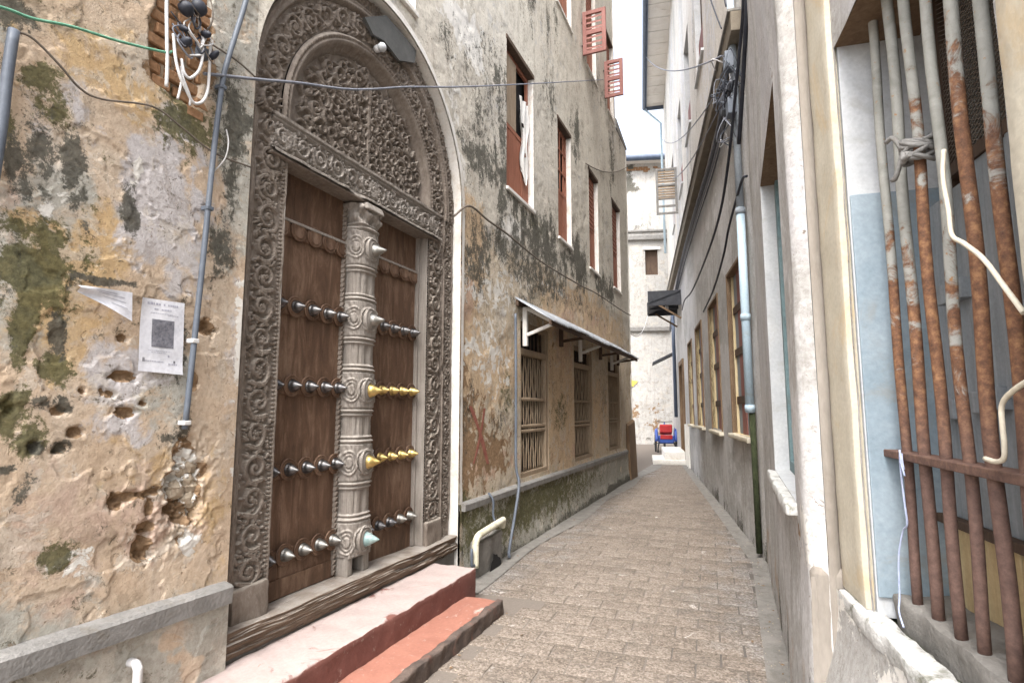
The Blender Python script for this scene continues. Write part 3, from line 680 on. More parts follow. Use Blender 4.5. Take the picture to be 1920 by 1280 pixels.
marks_u = [e for r_ in RECTS for e in r_[:2]]; marks_z = [e for r_ in RECTS for e in r_[2:]] + [ARCH_Z]
usB = snap_lines(zgrid([(ARCH_Y - ARCH_R, 4.87, 0.02), (4.87, 7.2, 0.022), (7.2, 13.75, 0.042)]), marks_u)
zsB = snap_lines(zgrid([(0, 6.3, 0.022), (6.3, 11.4, 0.05)]), marks_z)
def holeB(u, z):
    h = (np.abs(u - ARCH_Y) < ARCH_R) & (z < ARCH_Z)
    h |= (np.hypot(u - ARCH_Y, z - ARCH_Z) < ARCH_R) & (z >= ARCH_Z)
    for (a, b, c, d) in RECTS: h |= (u > a) & (u < b) & (z > c) & (z < d)
    h |= (u > 12.5) & (z > 8.05)
    return h
def snapB(U, Z):
    r = np.hypot(U - ARCH_Y, Z - ARCH_Z); near = (np.abs(r - ARCH_R) < 0.0125) & (Z > ARCH_Z)
    s = np.where(near, ARCH_R / np.maximum(r, 1e-6), 1.0)
    U2 = ARCH_Y + (U - ARCH_Y) * s; Z2 = ARCH_Z + (Z - ARCH_Z) * s
    edge = np.abs(U - usB[0]) < 1e-6
    nr = (np.abs(U - (ARCH_Y + ARCH_R)) < 0.011) & (Z <= ARCH_Z)
    U2 = np.where(nr, ARCH_Y + ARCH_R, U2)
    return np.where(edge, U, U2), np.where(edge, Z, Z2)
wall_grid('plaster_wall', FL, usB, zsB, holeB, left_disp, far_mask, far_tint, M['stucco_far'], house, snapB)
# ends and backs, so the house is solid from any side
sh = MB()
sh.box(-6.0, -0.42, 0.2, 13.72, 0, 8.0); sh.box(-6.0, -0.42, 0.2, 12.48, 8.001, 11.4)
sh.build('inner_core', M['dark'], house)
en = MB(); en.box(-6.0, 0.006, 13.73, 13.80, 0, 8.06); en.box(-6.0, 0.004, 12.48, 12.54, 8.06, 11.4); en.box(-6.0, 0.002, 12.5, 13.76, 8.03, 8.09)
en.build('end_wall', M['stucco_plinth'], house)
co = MB(); co.hexa([(-0.5, 12.54, 8.09), (0.03, 12.54, 8.09), (0.03, 13.80, 8.09), (-0.5, 13.80, 8.09), (-0.5, 12.54, 8.34), (0.03, 12.54, 8.34), (0.03, 13.80, 8.15), (-0.5, 13.80, 8.15)])
co.build('coping', M['ledge'], house, 0.01)

# whitewashed edge of the arched recess
arc = MB(); NS = 64
def ring_strip(mb, r, d0, d1, z0):
    pts = [(ARCH_Y - r, z0)] + [(ARCH_Y - r * math.cos(math.pi * k / NS), ARCH_Z + r * math.sin(math.pi * k / NS)) for k in range(NS + 1)] + [(ARCH_Y + r, z0)]
    for i in range(len(pts) - 1):
        (a, b), (c, e) = pts[i], pts[i + 1]
        mb.poly([(d0, a, b), (d1, a, b), (d1, c, e), (d0, c, e)], True)
ring_strip(arc, ARCH_R, 0.0, -0.30, 0.0)
arc.build('arch_reveal', M['limewash'], house)

def flat_band(y0, z0, z1, w, d0, d1, n=30, seed=3):
    """a slightly uneven plaster edge running up the right-hand side of the arch"""
    mb = MB(); q = []
    for k in range(n + 1):
        z = z0 + (z1 - z0) * k / n
        q.append((y0, z))
    for k in range(NS // 2 + 8):
        t = math.pi * k / NS
        q.append((ARCH_Y + ARCH_R * math.cos(t), ARCH_Z + ARCH_R * math.sin(t)))
    for i in range(len(q)):
        y, z = q[i]; ww = w * (0.7 + 0.6 * float(fbm(np.array([i * .35]), np.array([seed * 1.7]), seed, 3)))
        if z > ARCH_Z:
            t = math.atan2(z - ARCH_Z, y - ARCH_Y); o = (ARCH_Y + (ARCH_R + ww) * math.cos(t), ARCH_Z + (ARCH_R + ww) * math.sin(t))
        else: o = (y + ww, z)
        mb.v += [(d1, y, z), (d1 - 0.002, o[0], o[1]), (d0 - 0.03, o[0] + 0.004, o[1])]
    for i in range(len(q) - 1):
        for k in range(2):
            a = i * 3 + k; mb.f.append((a, a + 1, a + 4, a + 3)); mb.smooth.append(False)
    return mb
flat_band(ARCH_Y + ARCH_R, 0.70, ARCH_Z, 0.055, 0.0, 0.014).build('white_arch_edge', M['limewash'], house)

# ledge and plinth
lg = MB()
for (a, b, z0, z1) in ((0.2, 2.275, 0.645, 0.735), (4.90, 12.9, 0.635, 0.705)):
    n = int((b - a) / 0.12)
    prof0 = []
    for i in range(n + 1):
        y = a + (b - a) * i / n; w = 0.006 * (vnoise(np.array([y * 4.0]), np.array([2.0]), 9)[0] - .5)
        prof0.append((y, w))
    base = len(lg.v)
    for (y, w) in prof0:
        dz = 0.035 * (y - a) / (b - a) * (-1 if a < 1 else -1)
        lg.v += [(0.0, y, z0 + dz), (0.062 + w, y, z0 + dz + w), (0.066 + w, y, z1 + dz - 0.012), (0.052 + w, y, z1 + dz + w * .5), (-0.01, y, z1 + dz + 0.012)]
    for i in range(n):
        for k in range(4):
            q = base + i * 5 + k
            lg.f.append((q, q + 5, q + 6, q + 1)); lg.smooth.append(False)
    lg.f.append(tuple(base + k for k in range(5))); lg.smooth.append(False)
    lg.f.append(tuple(base + n * 5 + k for k in range(5))[::-1]); lg.smooth.append(False)
lg.build('plinth_ledge', M['ledge'], house)
def plinth_disp(u, z): return 0.034 + (fbm(u * 1.5, z * 1.5, 201, 3) - .5) * 0.03 + (fbm(u * 8, z * 8, 211, 3) - .5) * 0.01 + 0.03 * (1 - sstep(0.0, 0.25, z))
def plinth_mask(u, z):
    m = np.zeros(u.shape + (4,))
    m[..., 1] = 0.30 + blobs(u, z, FAR_GREEN) * 0.55 - 0.25 * sstep(8, 12, u)
    m[..., 0] = 0.65 * (1 - sstep(0.02, 0.22, z + (fbm(u * 3, z * 3, 221, 3) - .5) * 0.2)) + 0.3 * sstep(8.5, 12, u)
    m[..., 2] = 0.3 * sstep(0.5, 0.7, fbm(u * 2.5, z * 2.5, 231, 4)); return m
wall_grid('plinth', FL, np.linspace(4.92, 13.76, 260), np.linspace(-0.02, 0.66, 30), no_hole, plinth_disp, plinth_mask, None, M['stucco_plinth'], house)
cb = MB(); cb.hexa([(0.0, 13.0, 0), (0.10, 13.0, 0), (0.10, 13.80, 0), (0.0, 13.80, 0), (0.0, 13.0, 1.25), (0.055, 13.0, 1.2), (0.06, 13.80, 1.3), (0.0, 13.80, 1.35)])
cb.build('corner_guard', M['brownwood'], house, 0.01)

# windows of the upper floors
def window_left(rect, depth=0.115, style='boards'):
    a, b, c, d = rect
    w = MB()
    # reveal: far jamb, near jamb, sill, head
    for q in ([(0, b, c), (-depth, b, c), (-depth, b, d), (0, b, d)], [(0, a, c), (-depth, a, c), (-depth, a, d), (0, a, d)], [(0, a, c), (-depth, a, c), (-depth, b, c), (0, b, c)]):
        w.poly(q)
    wo = w.build('window', M['limewash'], house)
    hd = MB(); hd.box(-depth, 0.0, a, b, d - 0.002, d + 0.06); hd.box(-depth, 0.012, a - 0.02, b + 0.02, d, d + 0.055)
    hd.build('lintel', M['darkwood'], wo)
    fr = MB(); x0, x1 = -depth + 0.0, -depth + 0.06
    x1 = -depth + .035; fr.box(x0, x1, a, a + 0.055, c, d); fr.box(x0, x1, b - 0.055, b, c, d); fr.box(x0, x1, a + 0.055, b - 0.055, c, c + 0.05); fr.box(x0, x1, a + 0.055, b - 0.055, d - 0.055, d)
    mid = c + (d - c) * (0.47 if style == 'open' else 0.44)
    fr.box(x0, x1 + 0.004, a + 0.055, b - 0.055, mid - 0.03, mid + 0.03)
    fr.build('frame', M['shutter'], wo, 0.004)
    n = 4; ww = (b - a - 0.11) / n
    pan = []
    for k in range(n):
        p = MB(); p.box(-depth + 0.005, -depth + 0.03 + 0.004 * (k % 2), a + 0.055 + k * ww + 0.003, a + 0.055 + (k + 1) * ww - 0.003, c + 0.05, mid - 0.03)
        p.build('board', M['shutter'], wo)
    bk = MB(); bk.poly([(-depth - 0.05, a, c), (-depth - 0.05, b, c), (-depth - 0.05, b, d), (-depth - 0.05, a, d)]); bk.build('dark_room', M['dark'], wo)
    if style == 'slats':
        sl = (d - 0.055 - mid - 0.03) / 11
        for k in range(11):
            z = mid + 0.03 + sl * (k + .5)
            p = MB(); p.hexa([(-depth + .01, a + .055, z - .03), (-depth + .05, a + .055, z - .045), (-depth + .05, b - .055, z - .045), (-depth + .01, b - .055, z - .03), (-depth + .01, a + .055, z + .045), (-depth + .05, a + .055, z + .02), (-depth + .05, b - .055, z + .02), (-depth + .01, b - .055, z + .045)])
            p.build('slat', M['shutter'], wo)
    elif style == 'bars':
        for k in range(1, 4):
            p = MB(); y = a + (b - a) * k / 4; p.box(-depth + .02, -depth + .04, y - .012, y + .012, mid + .03, d - .055); p.build('bar', M['shutter'], wo)
        for k in (1, 2):
            z = mid + (d - mid) * k / 3; p = MB(); p.box(-depth + .017, -depth + .043, a + .055, b - .055, z - .014, z + .014); p.build('bar', M['shutter'], wo)
    elif style == 'open':
        # shutter leaf folded back inside and a torn cloth hanging from the head
        p = MB(); p.box(-depth + .006, -depth + .04, a + .055, a + (b - a) * .52, mid + .03, d - .055); p.build('inner_leaf', M['palewood'], wo)
    sl_ = MB(); sl_.box(-depth, 0.03, a - 0.02, b + 0.02, c - 0.045, c - 0.002); sl_.build('sill', M['limewash'], wo, 0.006)
    return wo
window_left(WIN_ROWS[0], style='open')
window_left(WIN_ROWS[1], style='bars'); window_left(WIN_ROWS[2], style='slats'); window_left(WIN_ROWS[3], style='slats')
for k, r_ in enumerate(WIN_UP): window_left(r_, style='slats')

# torn cloth in the first window
cl = MB(); nu, nv = 14, 20
for j in range(nv + 1):
    for i in range(nu + 1):
        v = j / nv; u = i / nu
        wd = 0.30 * (1 - 0.35 * v) + 0.05 * math.sin(v * 9)
        y = 6.74 + wd * (u - .5) + 0.03 * v + 0.02 * math.sin(v * 14 + u * 3)
        z = 5.72 - 1.02 * v - 0.12 * math.sin(u * 3.1) * v + 0.06 * math.sin(u * 15) * (v > .9)
        cl.v.append((-0.055 + 0.022 * math.sin(u * 13 + v * 4), y, z))
for j in range(nv):
    for i in range(nu):
        if (i, j) in ((4, 6), (5, 6), (4, 7), (9, 12), (9, 13), (10, 13)): continue
        a = j * (nu + 1) + i; cl.f.append((a, a + 1, a + nu + 2, a + nu + 1)); cl.smooth.append(True)
tag(cl.build('torn_cloth', M['whitewood']), 'torn white cloth hanging in the open first-floor window nearest the arched door', 'cloth')

# louvred shutters standing open on the upper floor
def open_shutter(y, z0, z1, w, mat, label, group, x0=0.02, hingeless=False):
    t = thing('louvred_shutter', label, 'shutter', (x0, y, z0), group)
    f = MB(); th = 0.045; sw = 0.075
    f.box(x0, x0 + sw, y, y + th, z0, z1); f.box(x0 + w - sw, x0 + w, y, y + th, z0, z1)
    f.box(x0 + sw, x0 + w - sw, y, y + th, z0, z0 + sw); f.box(x0 + sw, x0 + w - sw, y, y + th, z1 - sw, z1)
    zm = z0 + (z1 - z0) * .5
    f.box(x0 + sw, x0 + w - sw, y, y + th, zm - .045, zm + .045)
    f.build('frame', mat, t, 0.005)
    n = int((z1 - z0) / 0.10)
    for (lo, hi) in ((z0 + sw, zm - .045), (zm + .045, z1 - sw)):
        n = max(3, int((hi - lo) / 0.085)); s = (hi - lo) / n
        for k in range(n):
            z = lo + s * (k + .5)
            p = MB(); p.hexa([(x0 + sw, y - .005, z - .042), (x0 + w - sw, y - .005, z - .042), (x0 + w - sw, y + th, z + .02), (x0 + sw, y + th, z + .02), (x0 + sw, y - .005, z - .028), (x0 + w - sw, y - .005, z - .028), (x0 + w - sw, y + th, z + .034), (x0 + sw, y + th, z + .034)])
            p.build('slat', mat, t)
    h = MB(); h.tube([(x0 - .03, y + th / 2, z0 + .2), (x0 + .02, y + th / 2, z0 + .2)], .014, 6); h.tube([(x0 - .03, y + th / 2, z1 - .2), (x0 + .02, y + th / 2, z1 - .2)], .014, 6)
    h.build('hinge', M['iron'], t)
    return t
SH_G = 'red louvred shutters standing open on the top floor'
open_shutter(9.62, 8.12, 8.98, 0.44, M['shutter_red'], 'nearer red louvred shutter swung open from the top-floor window, against the mouldy wall', SH_G)
open_shutter(11.40, 8.22, 9.06, 0.40, M['shutter_red'], 'farther red louvred shutter swung open against the bright sky strip', SH_G)

# folding grilles behind bars of weathered wood
def grille(rect, seed):
    a, b, c, d = rect; rr = random.Random(seed); dp = 0.16
    w = MB()
    for q in ([(0, b, c), (-dp, b, c), (-dp, b, d), (0, b, d)], [(0, a, c), (-dp, a, c), (-dp, a, d), (0, a, d)], [(0, a, c), (-dp, a, c), (-dp, b, c), (0, b, c)], [(0, a, d), (-dp, a, d), (-dp, b, d), (0, b, d)]): w.poly(q)
    wo = w.build('grille_window', M['palewood'], house)
    fr = MB(); fr.box(-.10, -.02, a, a + .06, c, d); fr.box(-.10, -.02, b - .06, b, c, d); fr.box(-.10, -.02, a + .06, b - .06, 2.27, 2.35); fr.box(-.10, -.018, a + .06, b - .06, c, c + .05); fr.box(-.10, -.02, a + .06, b - .06, d - .06, d)
    fr.build('frame', M['palewood'], wo, .005)
    bk = MB(); bk.box(-.22, -.165, a - .05, b + .05, c - .05, d + .05); bk.build('dark_interior_sheet', M['dark'], wo)  # black sheet: the dark of the interior put into its colour
    n = 11
    for k in range(n):
        y = a + .06 + (b - a - .12) * (k + .5) / n
        p = MB()
        q = []
        for j in range(25):
            z = c + .05 + (2.27 - c - .05) * j / 24
            sw = 0.010 * math.sin(j * 0.9 + k * 3.14) if (j % 24) else 0
            q.append((-.07 + rr.uniform(-.003, .003), y + sw, z))
        p.tube(q, 0.0115, 5)
        p.build('bar', M['palewood'], wo)
    for z in (c + (2.3 - c) * .36, c + (2.3 - c) * .40, c + (2.3 - c) * .62):
        p = MB(); p.box(-.062, -.046, a + .06, b - .06, z - .018, z + .018); p.build('cross_bar', M['palewood'], wo)
        s = MB()
        for k in range(n * 2):
            y = a + .06 + (b - a - .12) * (k + .5) / (n * 2)
            s.hexa([(-.05, y, z - .022), (-.04, y + .014, z), (-.04, y, z + .022), (-.05, y - .014, z)] + [(-.03, y, z - .022), (-.03, y + .014, z), (-.03, y, z + .022), (-.03, y - .014, z)])
        s.build('lozenge_row', M['palewood'], wo)
    m = 7
    for k in range(m):
        y = a + .06 + (b - a - .12) * (k + .5) / m
        p = MB(); p.tube([(-.07, y, 2.35), (-.07, y, d - .06)], .010, 6); p.build('bar', M['darkwood'], wo)
    return wo
for k, g in enumerate(GRILLES): grille(g, k)

# the crossed red strokes daubed on the plaster
xm = MB()
def stroke_poly(p0, p1, w):
    (y0, z0), (y1, z1) = p0, p1; n = 9
    for i in range(n + 1):
        t = i / n; y = y0 + (y1 - y0) * t + 0.03 * math.sin(t * 3); z = z0 + (z1 - z0) * t
        ww = w * (0.6 + 0.6 * vnoise(np.array([t * 6 + y0]), np.array([z0]), 5)[0])
        d0 = float(left_disp(np.array([y]), np.array([z]))[0]) + 0.0015
        xm.v += [(d0, y - ww, z), (d0 + .004, y, z), (d0, y + ww, z)]
    b = len(xm.v) - 3 * (n + 1)
    for i in range(n):
        for k in range(2):
            a = b + i * 3 + k; xm.f.append((a, a + 1, a + 4, a + 3)); xm.smooth.append(True)
stroke_poly((5.12, 1.62), (5.52, 1.02), .045); stroke_poly((5.45, 1.60), (5.18, 1.05), .03)
xm.build('red_cross_mark', M['redpaint'], house)

# exposed bricks behind the wiring, where plaster has fallen
rb = random.Random(4)
for row in range(13):
    z = 3.08 + row * 0.066
    for k in range(3):
        y0 = 1.655 + k * 0.115 + (0.05 if row % 2 else 0)
        if rb.random() < 0.12 or y0 > 1.98: continue
        p = MB(); dd = -0.014 + rb.uniform(-.012, .009)
        p.box(-.06, dd, y0, y0 + .10 + rb.uniform(-.01, .006), z, z + .054)
        p.build('brick', M['brickmat'], house, .006, 1)
# loose stones showing in the rubble patch
for k in range(20):
    y = rb.gauss(2.03, .055); z = rb.gauss(1.2, .14)
    if y > 2.2: continue
    p = MB(); r0 = rb.uniform(.012, .042)
    for j in range(5):
        for i in range(7):
            th = math.pi * j / 4; ph = 2 * math.pi * i / 7; q = r0 * rb.uniform(.75, 1.2)
            p.v.append((-.038 + q * .7 * math.sin(th) * math.cos(ph), y + q * math.sin(th) * math.sin(ph) * 1.2, z + q * math.cos(th)))
    for j in range(4):
        for i in range(7): p.f.append((j * 7 + i, j * 7 + (i + 1) % 7, (j + 1) * 7 + (i + 1) % 7, (j + 1) * 7 + i)); p.smooth.append(False)
    p.build('stone', M['stone'], house)

from mathutils import noise as mn
def rough_box(x0, x1, y0, y1, z0, z1, step=0.05, amp=0.006, freq=6.0, bevel=0.012, seed=0, F=None):
    """box cut into cells, its corners worn and its faces uneven"""
    bm = bmesh.new(); bmesh.ops.create_cube(bm, size=1.0)
    for v in bm.verts: v.co = Vector((x0 + (v.co.x + .5) * (x1 - x0), y0 + (v.co.y + .5) * (y1 - y0), z0 + (v.co.z + .5) * (z1 - z0)))
    if bevel: bmesh.ops.bevel(bm, geom=list(bm.edges), offset=bevel, segments=2, affect='EDGES', profile=0.5)
    for ax, ln in enumerate((x1 - x0, y1 - y0, z1 - z0)):
        n = int(ln / step) - 1
        lo = (x0, y0, z0)[ax]
        for k in range(n):
            co = [0, 0, 0]; co[ax] = lo + ln * (k + 1) / (n + 1); no = [0, 0, 0]; no[ax] = 1
            bmesh.ops.bisect_plane(bm, geom=bm.verts[:] + bm.edges[:] + bm.faces[:], plane_co=co, plane_no=no)
    for v in bm.verts:
        q = v.co * freq + Vector((seed * 3.7, seed * 1.3, 0))
        v.co += mn.noise_vector(q) * amp + mn.noise_vector(q * 3.1) * amp * .4
    bmesh.ops.recalc_face_normals(bm, faces=bm.faces)
    if F is not None:
        for v in bm.verts: v.co = F(*v.co)
        bmesh.ops.recalc_face_normals(bm, faces=bm.faces)
    me = bpy.data.meshes.new("rough"); bm.to_mesh(me); bm.free()
    me.polygons.foreach_set('use_smooth', np.ones(len(me.polygons), bool)); me.set_sharp_from_angle(angle=R(42)); return me

# ------------------------------------------------------------------ carving
class Carve:
    """height field of a carved board: W wide, L long, painted with rounded strokes"""
    def __init__(s, W, L, res=0.005, base=0.0):
        s.W, s.L, s.res = W, L, res
        s.nu = int(round(W / res)) + 1; s.nv = int(round(L / res)) + 1
        s.h = np.full((s.nv, s.nu), base); s.us = np.linspace(0, W, s.nu); s.vs = np.linspace(0, L, s.nv)
    def seg(s, a, b, w0, w1, H):
        wm = max(w0, w1)
        i0 = max(0, int((min(a[0], b[0]) - wm) / s.res)); i1 = min(s.nu, int((max(a[0], b[0]) + wm) / s.res) + 2)
        j0 = max(0, int((min(a[1], b[1]) - wm) / s.res)); j1 = min(s.nv, int((max(a[1], b[1]) + wm) / s.res) + 2)
        if i0 >= i1 or j0 >= j1: return
        U, V = np.meshgrid(s.us[i0:i1], s.vs[j0:j1])
        dx, dy = b[0] - a[0], b[1] - a[1]; L2 = dx * dx + dy * dy + 1e-12
        t = np.clip(((U - a[0]) * dx + (V - a[1]) * dy) / L2, 0, 1)
        d = np.hypot(U - a[0] - t * dx, V - a[1] - t * dy); w = w0 + (w1 - w0) * t
        q = np.clip(1 - (d / w) ** 2, 0, 1)
        s.h[j0:j1, i0:i1] = np.maximum(s.h[j0:j1, i0:i1], np.where(q > 0, H * (0.35 + 0.65 * np.sqrt(q) - 0.26 * np.clip((q - .72) / .28, 0, 1) * (wm > .006)), -9))
    def path(s, pts, w, H, w_end=None):
        n = len(pts) - 1; we = w if w_end is None else w_end
        for i in range(n): s.seg(pts[i], pts[i + 1], w + (we - w) * i / n, w + (we - w) * (i + 1) / n, H)
    def leaf(s, p, ang, ln, wd, H):
        c, sn = math.cos(ang), math.sin(ang); pr = [(0, .25), (.25, .8), (.5, 1), (.75, .7), (1, .12)]
        for i in range(4):
            a, b = pr[i], pr[i + 1]; bend = 0.35
            pa = (p[0] + c * a[0] * ln - sn * bend * ln * a[0] ** 2, p[1] + sn * a[0] * ln + c * bend * ln * a[0] ** 2)
            pb = (p[0] + c * b[0] * ln - sn * bend * ln * b[0] ** 2, p[1] + sn * b[0] * ln + c * bend * ln * b[0] ** 2)
            s.seg(pa, pb, wd * a[1], wd * b[1], H)
    def spiral(s, c, R0, hand, a0, turns, w, H):
        n = int(16 * turns); pts = []
        for k in range(n + 1):
            t = k / n; r = R0 * (1 - t) ** 0.8 + R0 * .10; a = a0 + hand * t * turns * 2 * math.pi
            pts.append((c[0] + r * math.cos(a), c[1] + r * math.sin(a)))
        s.path(pts, w, H, w * .7); return pts
    def rosette(s, c, R0, H, k=6):
        s.seg(c, c, R0 * .42, R0 * .42, H * 1.1)
        for i in range(k):
            a = 2 * math.pi * i / k + .3; q = (c[0] + R0 * .65 * math.cos(a), c[1] + R0 * .65 * math.sin(a)); s.seg(q, q, R0 * .34, R0 * .34, H)
    def rinceau(s, u0, u1, rr, H, pitch=None, v0=0.0):
        W = u1 - u0; uc = (u0 + u1) / 2; p = (pitch or W * 0.88); n = max(1, int(round(s.L / p))); p = s.L / n
        last = None
        for k in range(n):
            sd = 1 if k % 2 else -1
            v = v0 + p * (k + .5) + rr.uniform(-.04, .04) * p; c = (uc + sd * .03 * W, v)
            R0 = W * rr.uniform(.36, .43)
            a0 = -math.pi / 2 + sd * rr.uniform(.5, .9)
            pts = s.spiral(c, R0, -sd if rr.random() < .9 else sd, a0, rr.uniform(1.25, 1.7), W * .055, H)
            if rr.random() < .6: s.rosette(c, W * .13, H * .95, rr.choice((5, 6, 8)))
            else: s.seg(c, c, W * .07, W * .07, H)
            if last is not None:
                m = ((last[0] + pts[0][0]) / 2 - sd * W * .30, (last[1] + pts[0][1]) / 2)
                s.path([last, m, pts[0]], W * .055, H)
            last = (c[0] + R0 * math.cos(a0 + 2.6 * sd), c[1] + R0 * math.sin(a0 + 2.6 * sd))
            for j in range(9):
                a = a0 + rr.uniform(0, 2 * math.pi); r = R0 * rr.uniform(.75, 1.1)
                s.leaf((c[0] + r * math.cos(a), c[1] + r * math.sin(a)), a + rr.uniform(-.9, .9), W * rr.uniform(.14, .24), W * rr.uniform(.035, .055), H * rr.uniform(.75, 1.0))
        for k in range(int(s.L / p * 26)):                    # small leaves in whatever is still bare
            q = (rr.uniform(u0 + W * .04, u1 - W * .04), rr.uniform(0, s.L))
            i = min(s.nu - 1, int(q[0] / s.res)); j = min(s.nv - 1, int(q[1] / s.res))
            if s.h[j, i] <= H * .2: s.leaf(q, rr.uniform(0, 6.28), W * rr.uniform(.10, .2), W * rr.uniform(.03, .05), H * rr.uniform(.6, .95))
        m = (s.us < u0) | (s.us > u1)
        s.h[:, m] = np.maximum(s.h[:, m] * 0, 0)
    def fillet(s, a, b, H):
        m = (s.us >= a - 1e-6) & (s.us <= b + 1e-6); s.h[:, m] = H
    def beads(s, u, r, pitch, H):
        v = pitch / 2
        while v < s.L:
            s.seg((u, v), (u, v), r, r, H); v += pitch
    def age(s, seed):
        U, V = np.meshgrid(s.us, s.vs)
        w = fbm(U * 9, V * 9, seed, 4)
        s.h = s.h * (0.72 + 0.5 * w) + (fbm(U * 40, V * 40, seed + 3, 3) - .5) * 0.004
        s.h = s.h * (1 - 0.65 * sstep(0.62, 0.78, fbm(U * 4, V * 2.5, seed + 9, 4)))
        return s.h

DC, FX = 3.52, -0.10             # centre line of the door, face of its frame
CZ, RI = 3.50, 0.87
rc = random.Random(21)
door = thing('carved_door', 'massive arched double door of carved dark teak with rows of pointed studs', 'door', (-0.1, DC, 0.42))

def carved_jamb(side, seed):
    W, L = 0.46, 2.98
    c = Carve(W, L, 0.0038); rr = random.Random(seed)
    c.rinceau(0.035, 0.245, rr, 0.036)
    o = Carve(0.17, L, 0.0038); o.rinceau(0.02, 0.15, random.Random(seed + 5), 0.026); c.h[:, -o.nu:] = np.maximum(c.h[:, -o.nu:], o.h)
    c.fillet(0.0, 0.012, 0.020); c.fillet(0.250, 0.262, 0.022); c.fillet(0.268, 0.292, 0.032); c.fillet(0.44, 0.46, 0.02)
    c.beads(0.023, 0.010, 0.026, 0.022)
    h = c.age(seed)
    def pt(hm):
        U, V = np.meshgrid(c.us, c.vs)
        return np.stack([FX + h, DC + side * (RI + U), 0.42 + V], -1)
    j = height_panel('jamb', c.h, pt, M['carve'], door)
    if side > 0: j.data.flip_normals() if False else None
    return j
carved_jamb(-1, 101); carved_jamb(1, 211)
# plain inner edges of the opening
for sd in (-1, 1):
    e = MB(); y0 = DC + sd * RI
    e.box(-0.24, FX + 0.012, min(y0, y0 - sd * .006), max(y0, y0 - sd * .006), 0.42, 3.17); e.box(-0.24, -0.165, min(y0 - sd * .006, y0 - sd * .03), max(y0 - sd * .006, y0 - sd * .03), 0.42, 3.17)
    e.build('rebate', M['carve_pale'], door, 0.003)
# plinth blocks under the jambs
for sd in (-1, 1):
    y0 = DC + sd * (RI + .01); y1 = DC + sd * (RI + .27)
    b_ = link_mesh('jamb_foot', rough_box(-0.2, -0.055, min(y0, y1), max(y0, y1), 0.40, 0.62, 0.03, 0.012, 9, 0.012, sd), door, M['carve'])

# lintel
c = Carve(0.25, 2.06, 0.0042); c.rinceau(0.035, 0.205, random.Random(5), 0.032, 0.17)
for v in (0.14, 1.92): c.rosette((0.12, v), 0.07, 0.028, 8)
c.rosette((0.12, 1.03), 0.075, 0.03, 8)
c.fillet(0.0, 0.020, 0.045); c.fillet(0.020, 0.03, 0.02); c.fillet(0.208, 0.222, 0.022); c.fillet(0.226, 0.25, 0.036)
hl = c.age(31)
def pt_l(hm):
    U, V = np.meshgrid(c.us, c.vs); return np.stack([FX + 0.024 + hl, DC - 1.03 + V, 3.165 + U], -1)
height_panel('lintel', c.h, pt_l, M['carve_pale'], door)
lb = MB(); lb.box(-0.25, FX + 0.05, DC - 1.03, DC + 1.03, 3.150, 3.166); lb.box(-0.3, FX + 0.02, DC - 1.03, DC + 1.03, 3.17, 3.40); lb.build('lintel_soffit', M['carve'], door, 0.004)

# carved tympanum
RT = 0.80
t_ = Carve(2 * RT + .02, RT + 0.12, 0.0042); rr = random.Random(77)
def tin(p): return math.hypot(p[0] - RT - .01, max(p[1] - .085, 0)) < RT - .05 and abs(p[0] - RT - .01) < RT - .03
t_.path([(RT + .01, 0), (RT + .01, RT * .9)], .016, 0.05)
row = 0; v = .055
while v < RT + .08:
    u = (0.0 if row % 2 else .066)
    while u < RT:
        for sd in (-1, 1):
            p = (RT + .01 + sd * u + rr.uniform(-.012, .012), v + rr.uniform(-.012, .012))
            if u < .01 and sd > 0: continue
            if not tin(p): continue
            hand = sd * (1 if rr.random() < .75 else -1); a0 = rr.uniform(0, 6.28); R0 = rr.uniform(.046, .064)
            t_.spiral(p, R0, hand, a0, rr.uniform(.85, 1.25), .0105, rr.uniform(.042, .056))
            if rr.random() < .35: t_.seg(p, p, .014, .014, .05)
            for j in range(4):
                a = rr.uniform(0, 6.28); q = (p[0] + R0 * math.cos(a), p[1] + R0 * math.sin(a))
                t_.leaf(q, a + rr.uniform(-1, 1), rr.uniform(.035, .075), rr.uniform(.008, .013), rr.uniform(.038, .055))
        u += .132
    v += .098; row += 1
U, V = np.meshgrid(t_.us, t_.vs)
t_.h = t_.h * (0.8 + 0.4 * fbm(U * 7, V * 7, 55, 3)) + (fbm(U * 40, V * 40, 58, 3) - .5) * .004
rad = np.hypot(U - RT - .01, np.maximum(V - .085, 0))
def pt_t(hm): return np.stack([np.full_like(U, FX - 0.062) + hm * (rad < RT), DC - RT - .01 + U, 3.415 + V], -1)
keepT = t_.h.copy()
height_panel('tympanum', keepT, pt_t, M['carve'], door)

# arch rings: moulding, carved band, bead ring, outer band
def arch_ring(r0, r1, prof, name, mat, z_start=3.41):
    """prof: Carve whose u runs outwards from r0 to r1 and v along the arc"""
    def pt(hm):
        Uc, Vc = np.meshgrid(prof.us, prof.vs); rr_ = r0 + Uc; lg_ = .045 * prof.L / 1.5; q_ = Vc - lg_; Lp = prof.L - 2 * lg_; th = np.clip(q_ / Lp, 0, 1) * math.pi
        drop = np.where(q_ < 0, q_ / lg_, np.where(q_ > Lp, (Lp - q_) / lg_, 0)) * .10
        return np.stack([FX + hm, DC - rr_ * np.cos(th), CZ + rr_ * np.sin(th) + drop], -1)
    return height_panel(name, prof.h, pt, mat, door)
a1 = Carve(0.135, 2.7, 0.0068)
ux = a1.us / a1.W
a1.h[:] = np.interp(ux, [0, .02, .30, .45, .6, .72, .85, 1], [-0.06, -0.055, -0.012, 0.018, 0.03, 0.02, 0.034, 0.012])[None, :]
a1.beads(0.108, .011, .03, .042)
